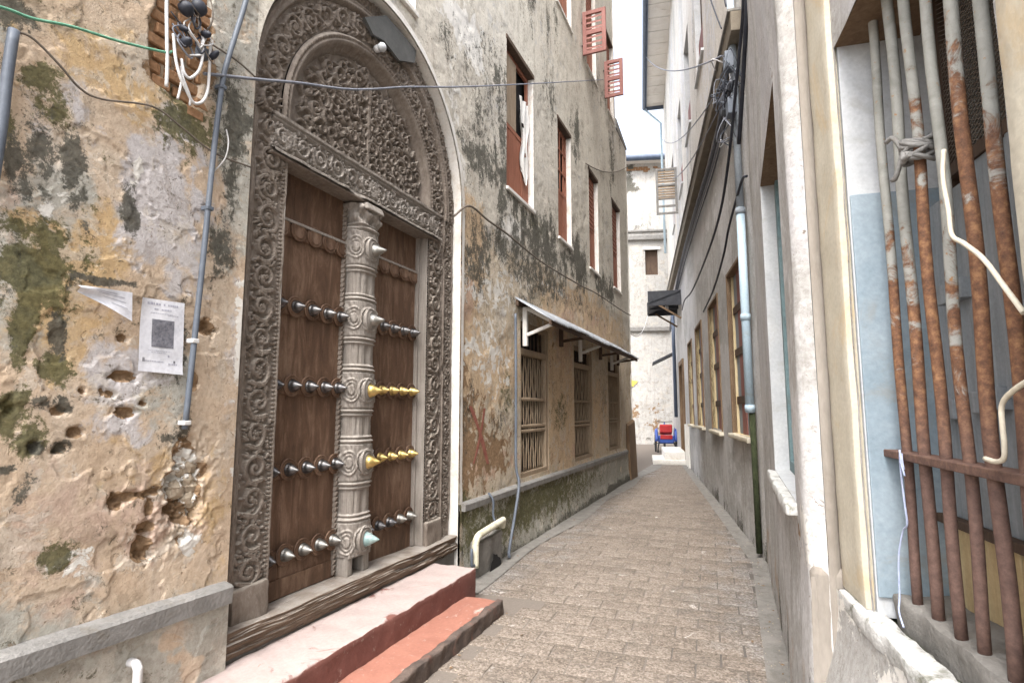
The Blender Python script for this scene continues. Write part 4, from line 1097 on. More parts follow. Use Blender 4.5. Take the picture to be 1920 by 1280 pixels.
a1.h += (fbm(np.meshgrid(a1.us, a1.vs)[0] * 30, np.meshgrid(a1.us, a1.vs)[1] * 12, 3, 3) - .5) * .006
arch_ring(RT, RT + .135, a1, 'arch_moulding', M['carve'])
a2 = Carve(0.205, 3.25, 0.0045); a2.rinceau(0.01, 0.195, random.Random(301), 0.042, 0.19); a2.age(303)
arch_ring(RT + .135, RT + .34, a2, 'arch_band', M['carve'])
a3 = Carve(0.075, 3.7, 0.0068); a3.h[:] = np.interp(a3.us / a3.W, [0, .15, .4, .6, .85, 1], [0.0, 0.028, 0.042, 0.034, 0.046, 0.01])[None, :]
a3.beads(.026, .011, .028, .052)
arch_ring(RT + .34, RT + .415, a3, 'arch_moulding', M['carve'])
a4 = Carve(0.155, 4.0, 0.006); a4.rinceau(0.015, 0.14, random.Random(311), 0.028, .15); a4.age(313)
arch_ring(RT + .415, RT + .57, a4, 'arch_band', M['carve'])
# straight legs of the tympanum surround between lintel and springing
for sd in (-1, 1):
    s_ = MB(); y0 = DC + sd * (RT + .03); y1 = DC + sd * (RT + .36)
    s_.box(-0.3, FX - .063, min(y0, y1), max(y0, y1), 3.40, 3.52); s_.build('spandrel_block', M['carve'], door)
bk = MB(); bk.box(-0.42, -0.305, 2.0, 5.1, 0, 5.1); bk.build('back_wall', M['dark'], door)

# leaves
def stud_mesh(name, R0, ln):
    mb = MB(); mb.lathe([(0, R0 * 1.15), (.006, R0 * 1.15), (.010, R0 * 1.02), (.022, R0 * 1.0), (.034, R0 * .90), (.046, R0 * .70), (ln * .7, R0 * .42), (ln * .85, R0 * .24), (ln, R0 * .05)], n=16)
    return mb.mesh(name)
STUD = stud_mesh('stud', 0.036, 0.085); BOSS = stud_mesh('boss_stud', 0.046, 0.105)
def scallop_mesh():
    mb = MB(); mb.lathe([(0, .072), (.010, .072), (.014, .066), (.009, .060), (.009, .054), (.016, .050), (.012, .044), (.012, .0)], n=24); return mb.mesh('scallop')
SCAL = scallop_mesh()
ROWS = [2.78, 2.265, 1.745, 1.21, 0.685]
LEAFX = -0.20
for sd in (-1, 1):
    y0, y1 = (DC - RI + .03, 3.50) if sd < 0 else (3.505, DC + RI - .03)
    lf = MB(); lf.box(LEAFX - .06, LEAFX - .004, y0, y1, 0.40, 3.17)
    leaf = lf.build('door_leaf', M['leafwood'], door)
    n = 5; w = (y1 - y0) / n
    for k in range(n):
        p = MB(); e = .0015 + .001 * ((k * 7) % 3); e *= .4; p.box(LEAFX - .03, LEAFX + e, y0 + k * w + .0008, y0 + (k + 1) * w - .0008, 0.41, 3.16)
        p.build('plank', M['leafwood'], leaf, .0012)
    ys_ = [DC + sd * v for v in (.14 + .10, .14 + .25, .14 + .40, .14 + .55, .14 + .69)]
    ys_ = [2.72, 2.875, 3.03, 3.18, 3.32] if sd < 0 else [3.70, 3.85, 4.0, 4.15, 4.30]
    for r_, z in enumerate(ROWS):
        if r_ == 0:
            tl = MB(); tl.box(LEAFX, LEAFX + .03, y0 + .002, y1 - .002, z + .036, z + .056); tl.build('rail_ledge', M['carve_pale'], leaf, .004)
        st = MB(); st.box(LEAFX, LEAFX + .013, y0 + .002, y1 - .002, z - .055, z + .035); st.build('stud_rail', M['leafwood'], leaf, .005)
        for y in ys_:
            o = link_mesh('scallop', SCAL, leaf, None); o.location = (LEAFX + .0132, y, z)
            if not SCAL.materials: SCAL.materials.append(M['leafwood'])
            m = 'iron'
            if sd > 0 and r_ in (2, 3): m = 'brass'
            if sd < 0 and r_ == 4: m = 'silver' if y > 2.8 else 'iron'
            if sd > 0 and r_ == 4: m = 'silver' if y > 4.1 else 'iron'
            if r_ == 0: continue
            me = STUD.copy() if False else STUD
            s_ = bpy.data.objects.new('stud', me); COL.objects.link(s_)
            s_.parent = leaf; s_.matrix_parent_inverse = o.matrix_parent_inverse.copy(); s_.location = (LEAFX + .024, y, z)
            if not me.materials: me.materials.append(M['iron'])
            s_.material_slots[0].link = 'OBJECT'; s_.material_slots[0].material = M[m]
# a scuffed panel patch low on the near leaf and a dusty kick board
kb = MB(); kb.box(LEAFX + .004, LEAFX + .014, 2.70, 3.33, .43, .545); kb.build('kick_board', M['leafwood'], door, .003)

# centre post: half column, fluted lengths between medallion blocks
zs_ = np.arange(0.56, 3.135, 0.0055); ph = np.linspace(-math.pi / 2, math.pi / 2, 64)
PH, ZZ = np.meshgrid(ph, zs_)
hp = np.zeros_like(PH)
BZ = [0.66, 1.21, 1.73, 2.26, 2.80]
for i, bz in enumerate(BZ):
    d = np.abs(ZZ - bz)
    hp = np.maximum(hp, 0.010 * (1 - sstep(.125, .14, d)))
    for c0 in (-1.05, 0.0, 1.05):
        rr_ = np.hypot((PH - c0) * .15, ZZ - bz)
        med = 0.012 * np.clip(1 - np.abs(rr_ - .082) / .012, 0, 1) + 0.010 * np.clip(1 - np.abs(rr_ - .056) / .010, 0, 1) + .012 * (rr_ < .035)
        hp = hp + np.where(d < .13, med, 0)
    leafp = 0.007 * np.abs(np.sin(PH * 9 + ZZ * 40)) * (d < .13)
    hp = hp + leafp
    for off in (-.15, .15):
        hp = np.maximum(hp, 0.020 * np.exp(-(((ZZ - bz - off) / .011) ** 2)))
        hp = np.maximum(hp, 0.013 * np.exp(-(((ZZ - bz - off * 1.2) / .007) ** 2)))
dm = np.min(np.stack([np.abs(ZZ - b) for b in BZ]), 0)
fl = (dm > .19)
hp = hp - np.where(fl, 0.008 * np.clip(np.cos(PH * 12), 0, 1), 0)
# capital: curling leaf that swells outwards at the top
cap = sstep(2.93, 3.10, ZZ); hp = hp + cap * .028 + .018 * cap * np.sin(PH * 7) * np.sin(ZZ * 45)
hp = hp + np.where(ZZ > 2.93, .012 * np.sin((ZZ - 2.93) * 60 + PH * 3), 0)
hp = hp + (fbm(PH * 14, ZZ * 30, 401, 4) - .5) * .008
cosn = np.abs(np.cos(PH)) ** .52; sinn = np.sign(PH) * np.abs(np.sin(PH)) ** .66
def pt_p(hm): return np.stack([LEAFX + (.135 + hm) * cosn, 3.50 + (.125 + hm) * sinn, ZZ], -1)
post = height_panel('centre_post', hp, pt_p, M['carve_pale'], door)
# serrated edge strips beside the post
for sd in (-1, 1):
    s_ = MB(); z = .44
    while z < 3.1:
        y = 3.50 + sd * .150
        s_.hexa([(LEAFX, y - .016, z), (LEAFX + .02, y - .012, z), (LEAFX + .02, y + .012, z), (LEAFX, y + .016, z), (LEAFX, y - .010, z + .034), (LEAFX + .034, y - .006, z + .03), (LEAFX + .034, y + .006, z + .03), (LEAFX, y + .010, z + .034)]); z += .036
    s_.build('edge_beading', M['carve'], post)
tp = MB(); tp.hexa([(LEAFX, 3.36, 3.10), (LEAFX + .19, 3.39, 3.09), (LEAFX + .19, 3.61, 3.09), (LEAFX, 3.64, 3.10), (LEAFX, 3.37, 3.148), (LEAFX + .17, 3.40, 3.148), (LEAFX + .17, 3.60, 3.148), (LEAFX, 3.63, 3.148)]); tp.build('capital', M['carve_pale'], post, .012)
# block and boss at each medallion
bm_ = ['verdigris', 'brass', 'brass', 'silver', 'silver']
for i, bz in enumerate(BZ):
    b_ = MB(); T = Matrix.Translation((LEAFX + .125, 3.52, bz)) @ Matrix.Rotation(R(12), 4, 'Z')
    b_.lathe([(0, .10), (.022, .10), (.030, .093), (.026, .083), (.026, .074), (.038, .066), (.034, .056), (.030, .0)], T, 28)
    bo = b_.build('medallion', M['carve_pale'], post)
    s_ = bpy.data.objects.new('boss', BOSS); COL.objects.link(s_); s_.parent = post; s_.matrix_parent_inverse = bo.matrix_parent_inverse.copy()
    s_.location = (LEAFX + .155, 3.527, bz); s_.rotation_euler = (0, 0, R(12))
    if not BOSS.materials: BOSS.materials.append(M['brass'])
    s_.material_slots[0].link = 'OBJECT'; s_.material_slots[0].material = M[bm_[i]]
# foot of the post: two stiles round a dark niche
for (a, b) in ((3.375, 3.44), (3.56, 3.625)):
    link_mesh('post_foot', rough_box(LEAFX, LEAFX + .115, a, b, .42, .575, .03, .005, 12, .01, a), post, M['carve_pale'])
nb = MB(); nb.box(LEAFX, LEAFX + .01, 3.44, 3.56, .42, .56); nb.build('foot_niche', M['dark'], post)
nb = MB(); nb.box(LEAFX, LEAFX + .13, 3.375, 3.625, .545, .585); nb.build('foot_cap', M['carve_pale'], post, .008)

# rotten threshold beam
yy = np.linspace(2.30, 4.86, 260)
prof = [(-.30, .425), (-.15, .43), (-.05, .432), (.0, .430), (.012, .42), (.020, .405), (.022, .39), (.024, .375), (.022, .36), (.02, .345), (.022, .33), (.016, .315), (.008, .30), (-.005, .288), (-.05, .28), (-.3, .278)]
pr = np.array(prof); S = np.linspace(0, 1, 70); tt = np.linspace(0, 1, len(pr))
px = np.interp(S, tt, pr[:, 0]); pz = np.interp(S, tt, pr[:, 1])
Yg, Sg = np.meshgrid(yy, S)
front = sstep(.2, .3, Sg) * (1 - sstep(.9, 1.0, Sg))
rid = np.abs(fbm(Yg * 2.0, Sg * 22, 501, 4) - .5) * 2
rot = sstep(.40, .62, fbm(Yg * 1.1, Sg * 3, 521, 4))
dX = -front * (0.020 * (1 - rid) + .045 * rot * fbm(Yg * 5, Sg * 30, 511, 4)) + (fbm(Yg * 4, Sg * 8, 531, 3) - .5) * .012
dZ = (fbm(Yg * 1.4, Sg * 0 + 2, 541, 3) - .5) * .035 - .02 * front * rot
def pt_b(hm): return np.stack([px[:, None] + dX, Yg, pz[:, None] + dZ], -1)
sb_ = height_panel('threshold', Sg, pt_b, M['sillwood'], door)
uf = MB(); uf.box(-.3, -.03, 2.30, 4.86, 0.0, .285); uf.build('threshold_base', M['cement'], door)

# flat dark-grey shape over the right haunch of the arch
pl = MB(); q = [(3.29, 4.57), (3.56, 4.77), (4.02, 4.75), (4.0, 4.62), (3.76, 4.50), (3.55, 4.54), (3.40, 4.50)]
n = len(q)
pl.v = [(-.045, a, b) for a, b in q] + [(-.020, a, b) for a, b in q]
pl.f = [tuple(range(n))[::-1], tuple(range(n, 2 * n))] + [(i, (i + 1) % n, n + (i + 1) % n, n + i) for i in range(n)]; pl.smooth = [False] * len(pl.f)
tag(pl.build('dark_grey_shape', M['slate']), 'flat dark slate-grey shape across the upper right of the carved arch', 'board')
lamp = thing('wall_lamp', 'tiny white bulb lamp fixed on the carved arch band under the dark shape', 'lamp', (-.05, 3.50, 4.45))
lm = MB(); lm.lathe([(0, .028), (.03, .03), (.034, .02)], Matrix.Translation((-.07, 3.50, 4.45)), 12); lm.build('base', M['wirewhite'], lamp)
lm = MB(); lm.lathe([(0, .018), (.012, .032), (.03, .038), (.05, .030), (.062, .012), (.064, .002)], Matrix.Translation((-.036, 3.50, 4.45)), 14); lm.build('bulb', M['whitewall'], lamp)

# ------------------------------------------------------------------ steps
o = link_mesh('door_step', rough_box(-0.03, 0.39, 1.7, 4.47, -.02, 0.27, 0.03, 0.008, 7, 0.014, 1), None, M['step_up'])
tag(o, 'upper red step below the carved door, its tread worn to pale pink', 'step')
stp = thing('kerb_step', 'lower red-oxide step with a dark worn front edge beside the pavers', 'step', (0.55, 3.0, 0))
link_mesh('tread', rough_box(0.385, 0.66, 1.7, 4.28, -.02, 0.10, 0.03, 0.007, 7, 0.012, 2), stp, M['step_low'])
link_mesh('nosing', rough_box(0.655, 0.715, 1.7, 4.30, -.02, 0.106, 0.022, 0.011, 12, 0.012, 3), stp, M['step_edge'])

# ------------------------------------------------------------------ awning over the grilles
aw = thing('awning', 'narrow lean-to awning of grey metal sheet on white brackets over the grilled windows', 'awning', (0, 9.3, 2.7))
A0, A1, AX = 6.30, 12.1, 0.46
def aw_z(x): return 2.93 - 0.62 * x
nsh = 5; shw = (A1 - A0) / nsh
for k in range(nsh):
    s_ = MB(); ya = A0 + k * shw - (.03 if k else 0); yb = A0 + (k + 1) * shw + .03; n = 60; tilt = random.Random(k).uniform(-.018, .018)
    for i in range(n + 1):
        y = ya + (yb - ya) * i / n
        for x in (0.0, AX * .5, AX + .03 + tilt):
            s_.v.append((x, y, aw_z(x) + .014 * math.sin(y * 2 * math.pi / .076) + .012 + .005 * (k % 2) + tilt * x * (1 if y > (ya + yb) / 2 else -1)))
    for i in range(n):
        for j in range(2):
            a = i * 3 + j; s_.f.append((a, a + 1, a + 4, a + 3)); s_.smooth.append(True)
    o = s_.build('metal_sheet', M['zinc'], aw); so = o.modifiers.new('thick', 'SOLIDIFY'); so.thickness = .004
s_ = MB(); s_.box(AX - .03, AX, A0 + .01, A1 - .01, aw_z(AX) - .062, aw_z(AX) - .008); s_.build('front_rail', M['darkwood'], aw, .004)
s_ = MB(); s_.box(0.005, .04, A0 + .01, A1 - .01, 2.845, 2.91); s_.build('back_rail', M['darkwood'], aw, .004)
for i, (y, white) in enumerate(((6.50, 1), (7.98, 0), (9.03, 1), (10.43, 0), (11.40, 1), (12.02, 0))):
    m = M['whitewood'] if white else M['darkwood']; b_ = MB()
    b_.box(.03, .085, y - .028, y + .028, 2.36 if white else 2.5, 2.845)
    b_.bar((.085, y, 2.50 if white else 2.58), (AX - .05, y, aw_z(AX) - .03), .04, .04)
    b_.bar((.085, y, 2.83), (AX - .035, y, aw_z(AX - .04) - .03), .045, .05)
    b_.build('bracket', m, aw, .004)

# ------------------------------------------------------------------ pipes, cables and papers on the left-hand wall
def cable(name, pts, r, mat, label, cat='cable', sm=6, group=None, n=6):
    mb = MB(); mb.tube(pts, r, n, sm); return tag(mb.build(name, M[mat]), label, cat, group)
cd = thing('conduit_pipe', 'slanting grey-blue conduit running down the ochre wall beside the paper notice', 'pipe', (0.03, 1.96, 1.5))
mb = MB(); mb.tube([(.035, 2.18, 3.98), (.035, 2.15, 3.82), (.035, 2.07, 3.47), (.035, 2.045, 3.31), (.035, 2.02, 2.92), (.035, 2.0, 2.37), (.035, 1.98, 1.93), (.035, 1.96, 1.5)], .0145, 10, 4); mb.build('pipe', M['pvcgrey'], cd)
for (y, z) in ((1.978, 1.93), (2.045, 3.30), (2.012, 2.62), (1.962, 1.53)):
    b_ = MB(); b_.box(.0, .052, y - .019, y + .019, z - .011, z + .011); b_.build('clip', M['wirewhite' if z < 2 else 'pvcgrey'], cd, .004)
mb = MB(); mb.tube([(.03, 1.135, 3.03), (.03, 1.13, 2.83), (.03, 1.13, 2.65), (.03, 1.12, 2.35)], .019, 10, 4)
tag(mb.build('conduit_pipe', M['pvcgrey']), 'short grey conduit stub at the outer edge of the ochre wall, feeding a thin wire', 'pipe')
cable('thin_wire', [(.03, 1.135, 3.03), (0.03, 1.2, 3.035), (0.03, 1.3, 2.98), (0.025, 1.38, 2.93), (0.025, 1.47, 2.93), (0.025, 1.69, 3.01), (0.025, 1.84, 2.98), (0.025, 2.03, 2.93), (0.02, 2.27, 2.95)], .0048, 'wirebrown', 'thin dark wire wandering across the ochre wall from the conduit stub')
cable('twine', [(0.03, 0.9, 3.02), (0.035, 1.09, 3.09), (0.03, 1.19, 3.115), (0.04, 1.32, 3.165), (0.03, 1.51, 3.225), (0.05, 1.71, 3.29), (.06, 1.74, 3.31)], .006, 'twine', 'green nylon twine strung across the top of the ochre wall', 'twine')
for k, (y, z) in enumerate(((1.45, 3.21), (1.50, 3.23), (1.58, 3.25), (1.64, 3.27))):
    pass
cable('sagging_cable', [(0.04, 1.93, 3.31), (0.045, 2.26, 3.465), (0.05, 2.58, 3.62), (0.055, 2.98, 3.80), (0.06, 3.28, 3.96), (0.055, 3.77, 4.25), (0.05, 4.6, 4.71), (0.045, 5.77, 5.38), (0.045, 7.83, 6.57), (0.045, 11.16, 8.50)], .0085, 'wiregrey', 'long pale cable strung across the carved arch towards the top-floor shutters')
cable('wall_cable', [(0.03, 4.66, 3.43), (0.035, 4.98, 3.64), (0.035, 5.44, 3.63), (0.04, 5.95, 3.63), (0.04, 7.19, 3.59), (0.04, 9.08, 3.66), (0.04, 10.38, 3.74), (0.04, 12.63, 3.79), (.04, 13.7, 3.84)], .011, 'wirebrown', 'dark cable running level along the stained wall below the first-floor windows')
cable('loose_wire', [(0.02, 2.1, 3.09), (0.03, 2.11, 3.02), (0.035, 2.09, 2.92), (0.02, 2.04, 2.83)], .004, 'wirewhite', 'short pale hooked wire curling off the slanting conduit pipe')
cable('loose_wire', [(0.03, 1.95, 3.5), (0.03, 2.13, 3.505), (0.02, 2.27, 3.49)], .005, 'wirebrown', 'short brown wire sloping from the wiring cluster to the door recess')

wc = thing('wiring_cluster', 'tangle of white cable loops and dark connectors hanging over bare brick', 'wiring', (0.05, 1.83, 3.4))
def sub(name, pts, r, mat, sm=6):
    mb = MB(); mb.tube(pts, r, 7, sm); mb.build(name, M[mat], wc)
sub('white_cable', [(0.05, 1.695, 3.75), (0.05, 1.70, 3.56), (0.055, 1.71, 3.39), (0.05, 1.727, 3.24), (0.045, 1.735, 3.13)], .0085, 'wirewhite')
sub('white_cable', [(0.06, 1.74, 3.40), (0.07, 1.75, 3.29), (0.075, 1.775, 3.205), (0.075, 1.815, 3.15), (0.07, 1.86, 3.11), (0.075, 1.90, 3.13), (0.07, 1.93, 3.19), (0.06, 1.945, 3.28), (0.06, 1.94, 3.48)], .0075, 'wirewhite')
sub('white_cable', [(0.07, 1.89, 3.46), (0.08, 1.885, 3.36), (0.08, 1.87, 3.28), (0.075, 1.83, 3.22), (0.07, 1.80, 3.235), (.06, 1.79, 3.30)], .0075, 'wirewhite')
sub('white_cable', [(0.06, 1.79, 3.26), (0.07, 1.80, 3.20), (0.07, 1.84, 3.13), (0.06, 1.85, 3.09)], .006, 'wirewhite')
sub('white_cable', [(0.06, 1.80, 3.20), (0.065, 1.79, 3.14), (0.06, 1.785, 3.09)], .006, 'wirewhite')
sub('white_cable', [(0.05, 1.87, 3.75), (0.055, 1.865, 3.62), (0.06, 1.88, 3.50)], .007, 'wirewhite')
rw = random.Random(9)
for k in range(14):
    y = rw.uniform(1.75, 1.93); z = rw.uniform(3.30, 3.60)
    sub('thin_loop', [(0.05, y, z + .12), (0.08, y + rw.uniform(-.04, .04), z + .05), (0.085, y + rw.uniform(-.05, .05), z), (0.07, y + rw.uniform(-.05, .05), z + .06), (0.05, y + rw.uniform(-.05, .05), z + .14)], rw.choice((.0035, .0045)), rw.choice(('wiregrey', 'wireblack', 'wirewhite', 'wirebrown', 'wireblack')))
for (y, z, r_) in ((1.78, 3.55, .034), (1.85, 3.62, .038), (1.79, 3.38, .022), (1.895, 3.50, .018), (1.95, 3.40, .016), (1.775, 3.46, .015)):
    mb = MB(); mb.lathe([(0, r_ * .5), (.01, r_), (.03, r_ * 1.05), (.05, r_ * .8), (.062, r_ * .3), (.064, .001)], Matrix.Translation((.055, y, z)) @ Matrix.Rotation(rw.uniform(-.7, .7), 4, 'Y'), 14); mb.build('connector', M['wireblack'], wc)
mb = MB(); mb.box(.0, .05, 1.90, 1.955, 3.395, 3.45); mb.build('terminal_box', M['pvcgrey'], wc, .006)
mb = MB(); mb.tube([(0.0, 1.88, 3.8), (.05, 1.93, 3.72), (.07, 1.935, 3.60), (.06, 1.90, 3.50)], .004, 6, 8); mb.build('thin_loop', M['wirebrown'], wc)

def paper_sheet(name, quad, nx, ny, curl, label, d0=0.010):
    """quad: (y,z) corners top-left, top-right, bottom-right, bottom-left"""
    t = thing(name, label, 'notice' if name == 'paper_notice' else 'paper', (d0, quad[0][0], quad[2][1]))
    mb = MB()
    def at(u, v, d=0.0):
        y = (quad[0][0] * (1 - u) + quad[1][0] * u) * (1 - v) + (quad[3][0] * (1 - u) + quad[2][0] * u) * v
        z = (quad[0][1] * (1 - u) + quad[1][1] * u) * (1 - v) + (quad[3][1] * (1 - u) + quad[2][1] * u) * v
        return (d0 + curl(u, v) + d + .004 * (vnoise(np.array([u * 5.]), np.array([v * 6.]), 3)[0] - .5), y, z)
    for j in range(ny + 1):
        for i in range(nx + 1): mb.v.append(at(i / nx, j / ny))
    for j in range(ny):
        for i in range(nx):
            a = j * (nx + 1) + i; mb.f.append((a, a + 1, a + nx + 2, a + nx + 1)); mb.smooth.append(True)
    mb.build('sheet', M['paper'], t)
    return t, at
nt, at = paper_sheet('paper_notice', [(1.712, 2.103), (1.930, 2.112), (1.942, 1.760), (1.722, 1.768)], 14, 20, lambda u, v: .006 + .020 * max(0, v - .85) * 6 * .15 + .012 * math.exp(-u * 12) * math.exp(-v * 5),
    'white printed paper notice with a square grey print, pasted beside the slanting conduit')
def print_bar(u0, u1, v0, v1, mat, n=6, par=None):
    mb = MB()
    for k in range(n + 1):
        u = u0 + (u1 - u0) * k / n; mb.v += [at(u, v0, .0012), at(u, (v0 + v1) / 2, .0012), at(u, v1, .0012)]
    for k in range(n):
        for j in range(2):
            a = k * 3 + j; mb.f.append((a, a + 1, a + 4, a + 3)); mb.smooth.append(True)
    return mb.build('print', M[mat], par or nt)
for (u, w_, v, h_, m) in ((.14, .17, .045, .035, 'inkpale'), (.33, .12, .05, .03, 'inkpale'), (.50, .05, .05, .03, 'inkpale'), (.60, .24, .05, .03, 'inkpale'), (.30, .09, .125, .022, 'inkpale'), (.46, .22, .125, .022, 'inkpale'),
                     (.22, .5, .185, .008, 'inkpale'), (.6, .25, .20, .008, 'inkpale'), (.2, .52, .70, .008, 'inkpale'), (.26, .36, .725, .008, 'inkpale'), (.14, .40, .845, .014, 'inkpale'), (.66, .2, .86, .02, 'inkpale'), (.08, .05, .81, .055, 'ink'), (.78, .05, .82, .035, 'ink'), (.64, .05, .75, .03, 'inkpale')):
    x = u
    while x < u + w_ - .01:
        ln = rw.uniform(.02, .05); print_bar(x, min(x + ln, u + w_), v, v + h_, m, 1); x += ln + .012
for j in range(24): print_bar(.26, .76, .275 + j * .0158, .275 + (j + 1) * .0158, 'ink', 8)
tp_, at2 = paper_sheet('torn_paper', [(1.43, 2.10), (1.665, 2.115), (1.672, 1.985), (1.44, 2.075)], 12, 8, lambda u, v: .012 + .03 * (1 - u) * (.5 + .5 * math.sin(v * 5 + u * 4)), 'torn crumpled strip of white paper peeling left of the printed notice', .014)
at = at2
for (u, w_, v) in ((.35, .5, .25), (.45, .42, .42), (.3, .4, .15), (.6, .3, .62)): print_bar(u, u + w_, v, v + .03, 'inkpale', 4, tp_)

mb = MB(); mb.tube([(.0, 1.79, .50), (.045, 1.79, .50), (.062, 1.79, .485), (.066, 1.79, .46), (.066, 1.79, .30)], .019, 10, 4)
tag(mb.build('drain_stub', M['wirewhite']), 'short white plastic pipe stub poking from the base of the ochre wall', 'pipe')

# patched drain box with its cream pipe, and the grey hose
db = thing('drain_box', 'broken mortar drain housing against the mossy plinth, cream pipe over it', 'drain', (.1, 5.3, 0))
link_mesh('housing', rough_box(.02, .13, 5.06, 5.62, -.02, .33, .045, .02, 7, .02, 5), db, M['cement'])
mb = MB(); mb.tube([(.135, 4.97, .12), (.135, 4.97, .30), (.135, 4.985, .36), (.135, 5.04, .395), (.135, 5.12, .405), (.135, 5.58, .435), (.128, 5.64, .425), (.11, 5.66, .36)], .034, 12, 5); mb.build('pipe', M['pvccream'], db)
mb = MB(); mb.tube([(.14, 4.885, .31), (.14, 4.885, .18), (.14, 4.90, .15), (.14, 4.96, .15)], .013, 8, 4); mb.build('small_pipe', M['pvcgrey'], db)
for k, (y, z, ry, rz) in enumerate(((5.44, .055, .13, .12),)):
    mb = MB(); n = 17; rr2 = random.Random(k); ring = []
    for i in range(n):
        a = 2 * math.pi * i / n; q = rr2.uniform(.5, 1.25) * (1 - .35 * math.cos(a - .6)); ring.append((.148, y + ry * q * math.cos(a), max(.003, z + rz * q * math.sin(a))))
    mb.poly(ring); mb.build('broken_hole', M['dark'], db)
cable('grey_hose', [(.05, 6.19, 2.72), (.05, 6.20, 2.2), (.05, 6.20, 1.5), (.055, 6.19, .95), (.10, 6.17, .74), (.115, 6.02, .45), (.125, 5.86, .18), (.13, 5.80, .06), (.15, 5.76, .04)], .017, 'pvcgrey', 'grey hose hanging down the wall beside the grille and bending towards the drain', 'hose', 8, n=8)
cable('grey_hose', [(.06, 5.42, .74), (.11, 5.43, .66), (.105, 5.44, .52), (.13, 5.45, .44)], .012, 'pvcgrey', 'short dark hose dropping from the ledge to the cream drain pipe', 'hose', 6, n=8)

# ------------------------------------------------------------------ near right-hand house: windowed front, recessed barred window
near_house = thing('grey_house', 'near pale grey plastered house with the rust-barred window and cream window surround', 'building', (2.8, 3.0, 0))
NA = Vector((2.765, 2.76)); NB = Vector((2.69, 7.0))
LA = (NB - NA).length; angA = math.degrees(math.atan2(NB.x - NA.x, NB.y - NA.y))
FA = frame(NA.x, NA.y, angA)
WA = (0.44, 2.03, 1.14, 3.36)          # slit window in the nearer front
TOPN = 6.5
def discA(u, z): 
    d = (fbm(u * 1.2, z * 1.2, 601, 3) - .5) * .03 + (fbm(u * 5, z * 5, 611, 4) - .5) * .010
    d = d + .02 * (1 - sstep(.0, 1.0, z))
    a, b, c, e = WA
    dx = np.maximum(np.maximum(a - u, u - b), 0); dz = np.maximum(np.maximum(c - z, z - e), 0)
    f = np.clip(np.hypot(dx, dz) / .08, 0, 1)
    # rounded near corner
    cr = np.clip((.06 - u) / .06, 0, 1)
    return d * f * np.clip(u / .10, 0, 1) - .07 * cr ** 2
def maskA(u, z):
    m = np.zeros(u.shape + (4,))
    m[..., 0] = .42 * (1 - sstep(.0, .5, z + (fbm(u * 3, z * 3, 621, 3) - .5) * .4)) + .4 * sstep(.58, .75, fbm(u * 5, z * .8, 631, 5))
    m[..., 1] = .7 * (1 - sstep(.0, .22, np.abs(u - LA) + 0 * z)) * (1 - sstep(.8, 1.6, z)) + .35 * (1 - sstep(0, .35, z))
    m[..., 2] = blobs(u, z, [(2.05, 1.02, .05, .1, .8), (.40, .98, .12, .08, .7), (.15, 1.1, .12, .04, .5)])
    m[..., 3] = blobs(u, z, [(.1, 1.05, .14, .10, .9), (.28, .95, .10, .08, .8), (1.0, 1.06, .5, .05, .7)]); return m
def tintA(u, z):
    m = np.zeros(u.shape + (4,))
    m[..., 0] = .9 * sstep(1.0, 2.2, z + (fbm(u * 2, z * .8, 641, 3) - .5) * 1.2) * sstep(.35, .5, fbm(u * 3.2, z * .5, 645, 3)); m[..., 3] = .5 * sstep(.4, .6, fbm(u * 2, z * 1, 651, 4)); m[..., 1] = .5 * (1 - sstep(.2, 1.0, z)) * sstep(.45, .6, fbm(u * 3, z * 2, 655, 3)); return m
def holeA(u, z): a, b, c, d = WA; return (u > a) & (u < b) & (z > c) & (z < d)
wall_grid('plaster_wall', FA, snap_lines(np.linspace(0, LA, 190), WA[:2]), snap_lines(zgrid([(-.02, TOPN, .024)]), WA[2:]), holeA, discA, maskA, tintA, M['stucco_greige'], near_house)
w = MB(); a, b, c, d = WA; dp = -.10
for q in ([FA(b, c, 0), FA(b, c, dp), FA(b, d, dp), FA(b, d, 0)], [FA(a, c, 0), FA(a, c, dp), FA(a, d, dp), FA(a, d, 0)], [FA(a, c, 0), FA(a, c, dp), FA(b, c, dp), FA(b, c, 0)]): w.poly(q)
win = w.build('window', M['whitewall'], near_house)
w = MB(); w.fbox(FA, a - .0, b + .0, d - .001, d + .05, dp - .2, -.001); w.build('lintel', M['brownwood'], win)
link_mesh('sill', rough_box(a - .03, b + .03, c - .07, c - .004, dp - .1, .055, .05, .010, 9, .012, 7, F=lambda u, z, dd: FA(u, z, dd)), win, M['whitesill'])
w = MB(); w.fbox(FA, b - .10, b - .002, c, d, dp - .05, dp); w.fbox(FA, a + .002, a + .10, c, d, dp - .05, dp); w.fbox(FA, a + .10, b - .10, c, c + .08, dp - .05, dp); w.build('frame', M['teal'], win, .005)
for k in range(6):
    w = MB(); ww = (b - a - .2) / 6; w.fbox(FA, a + .10 + k * ww + .004, a + .10 + (k + 1) * ww - .004, c + .08, d, dp - .045, dp - .02 - .004 * (k % 2)); w.build('board', M['teal'], win)
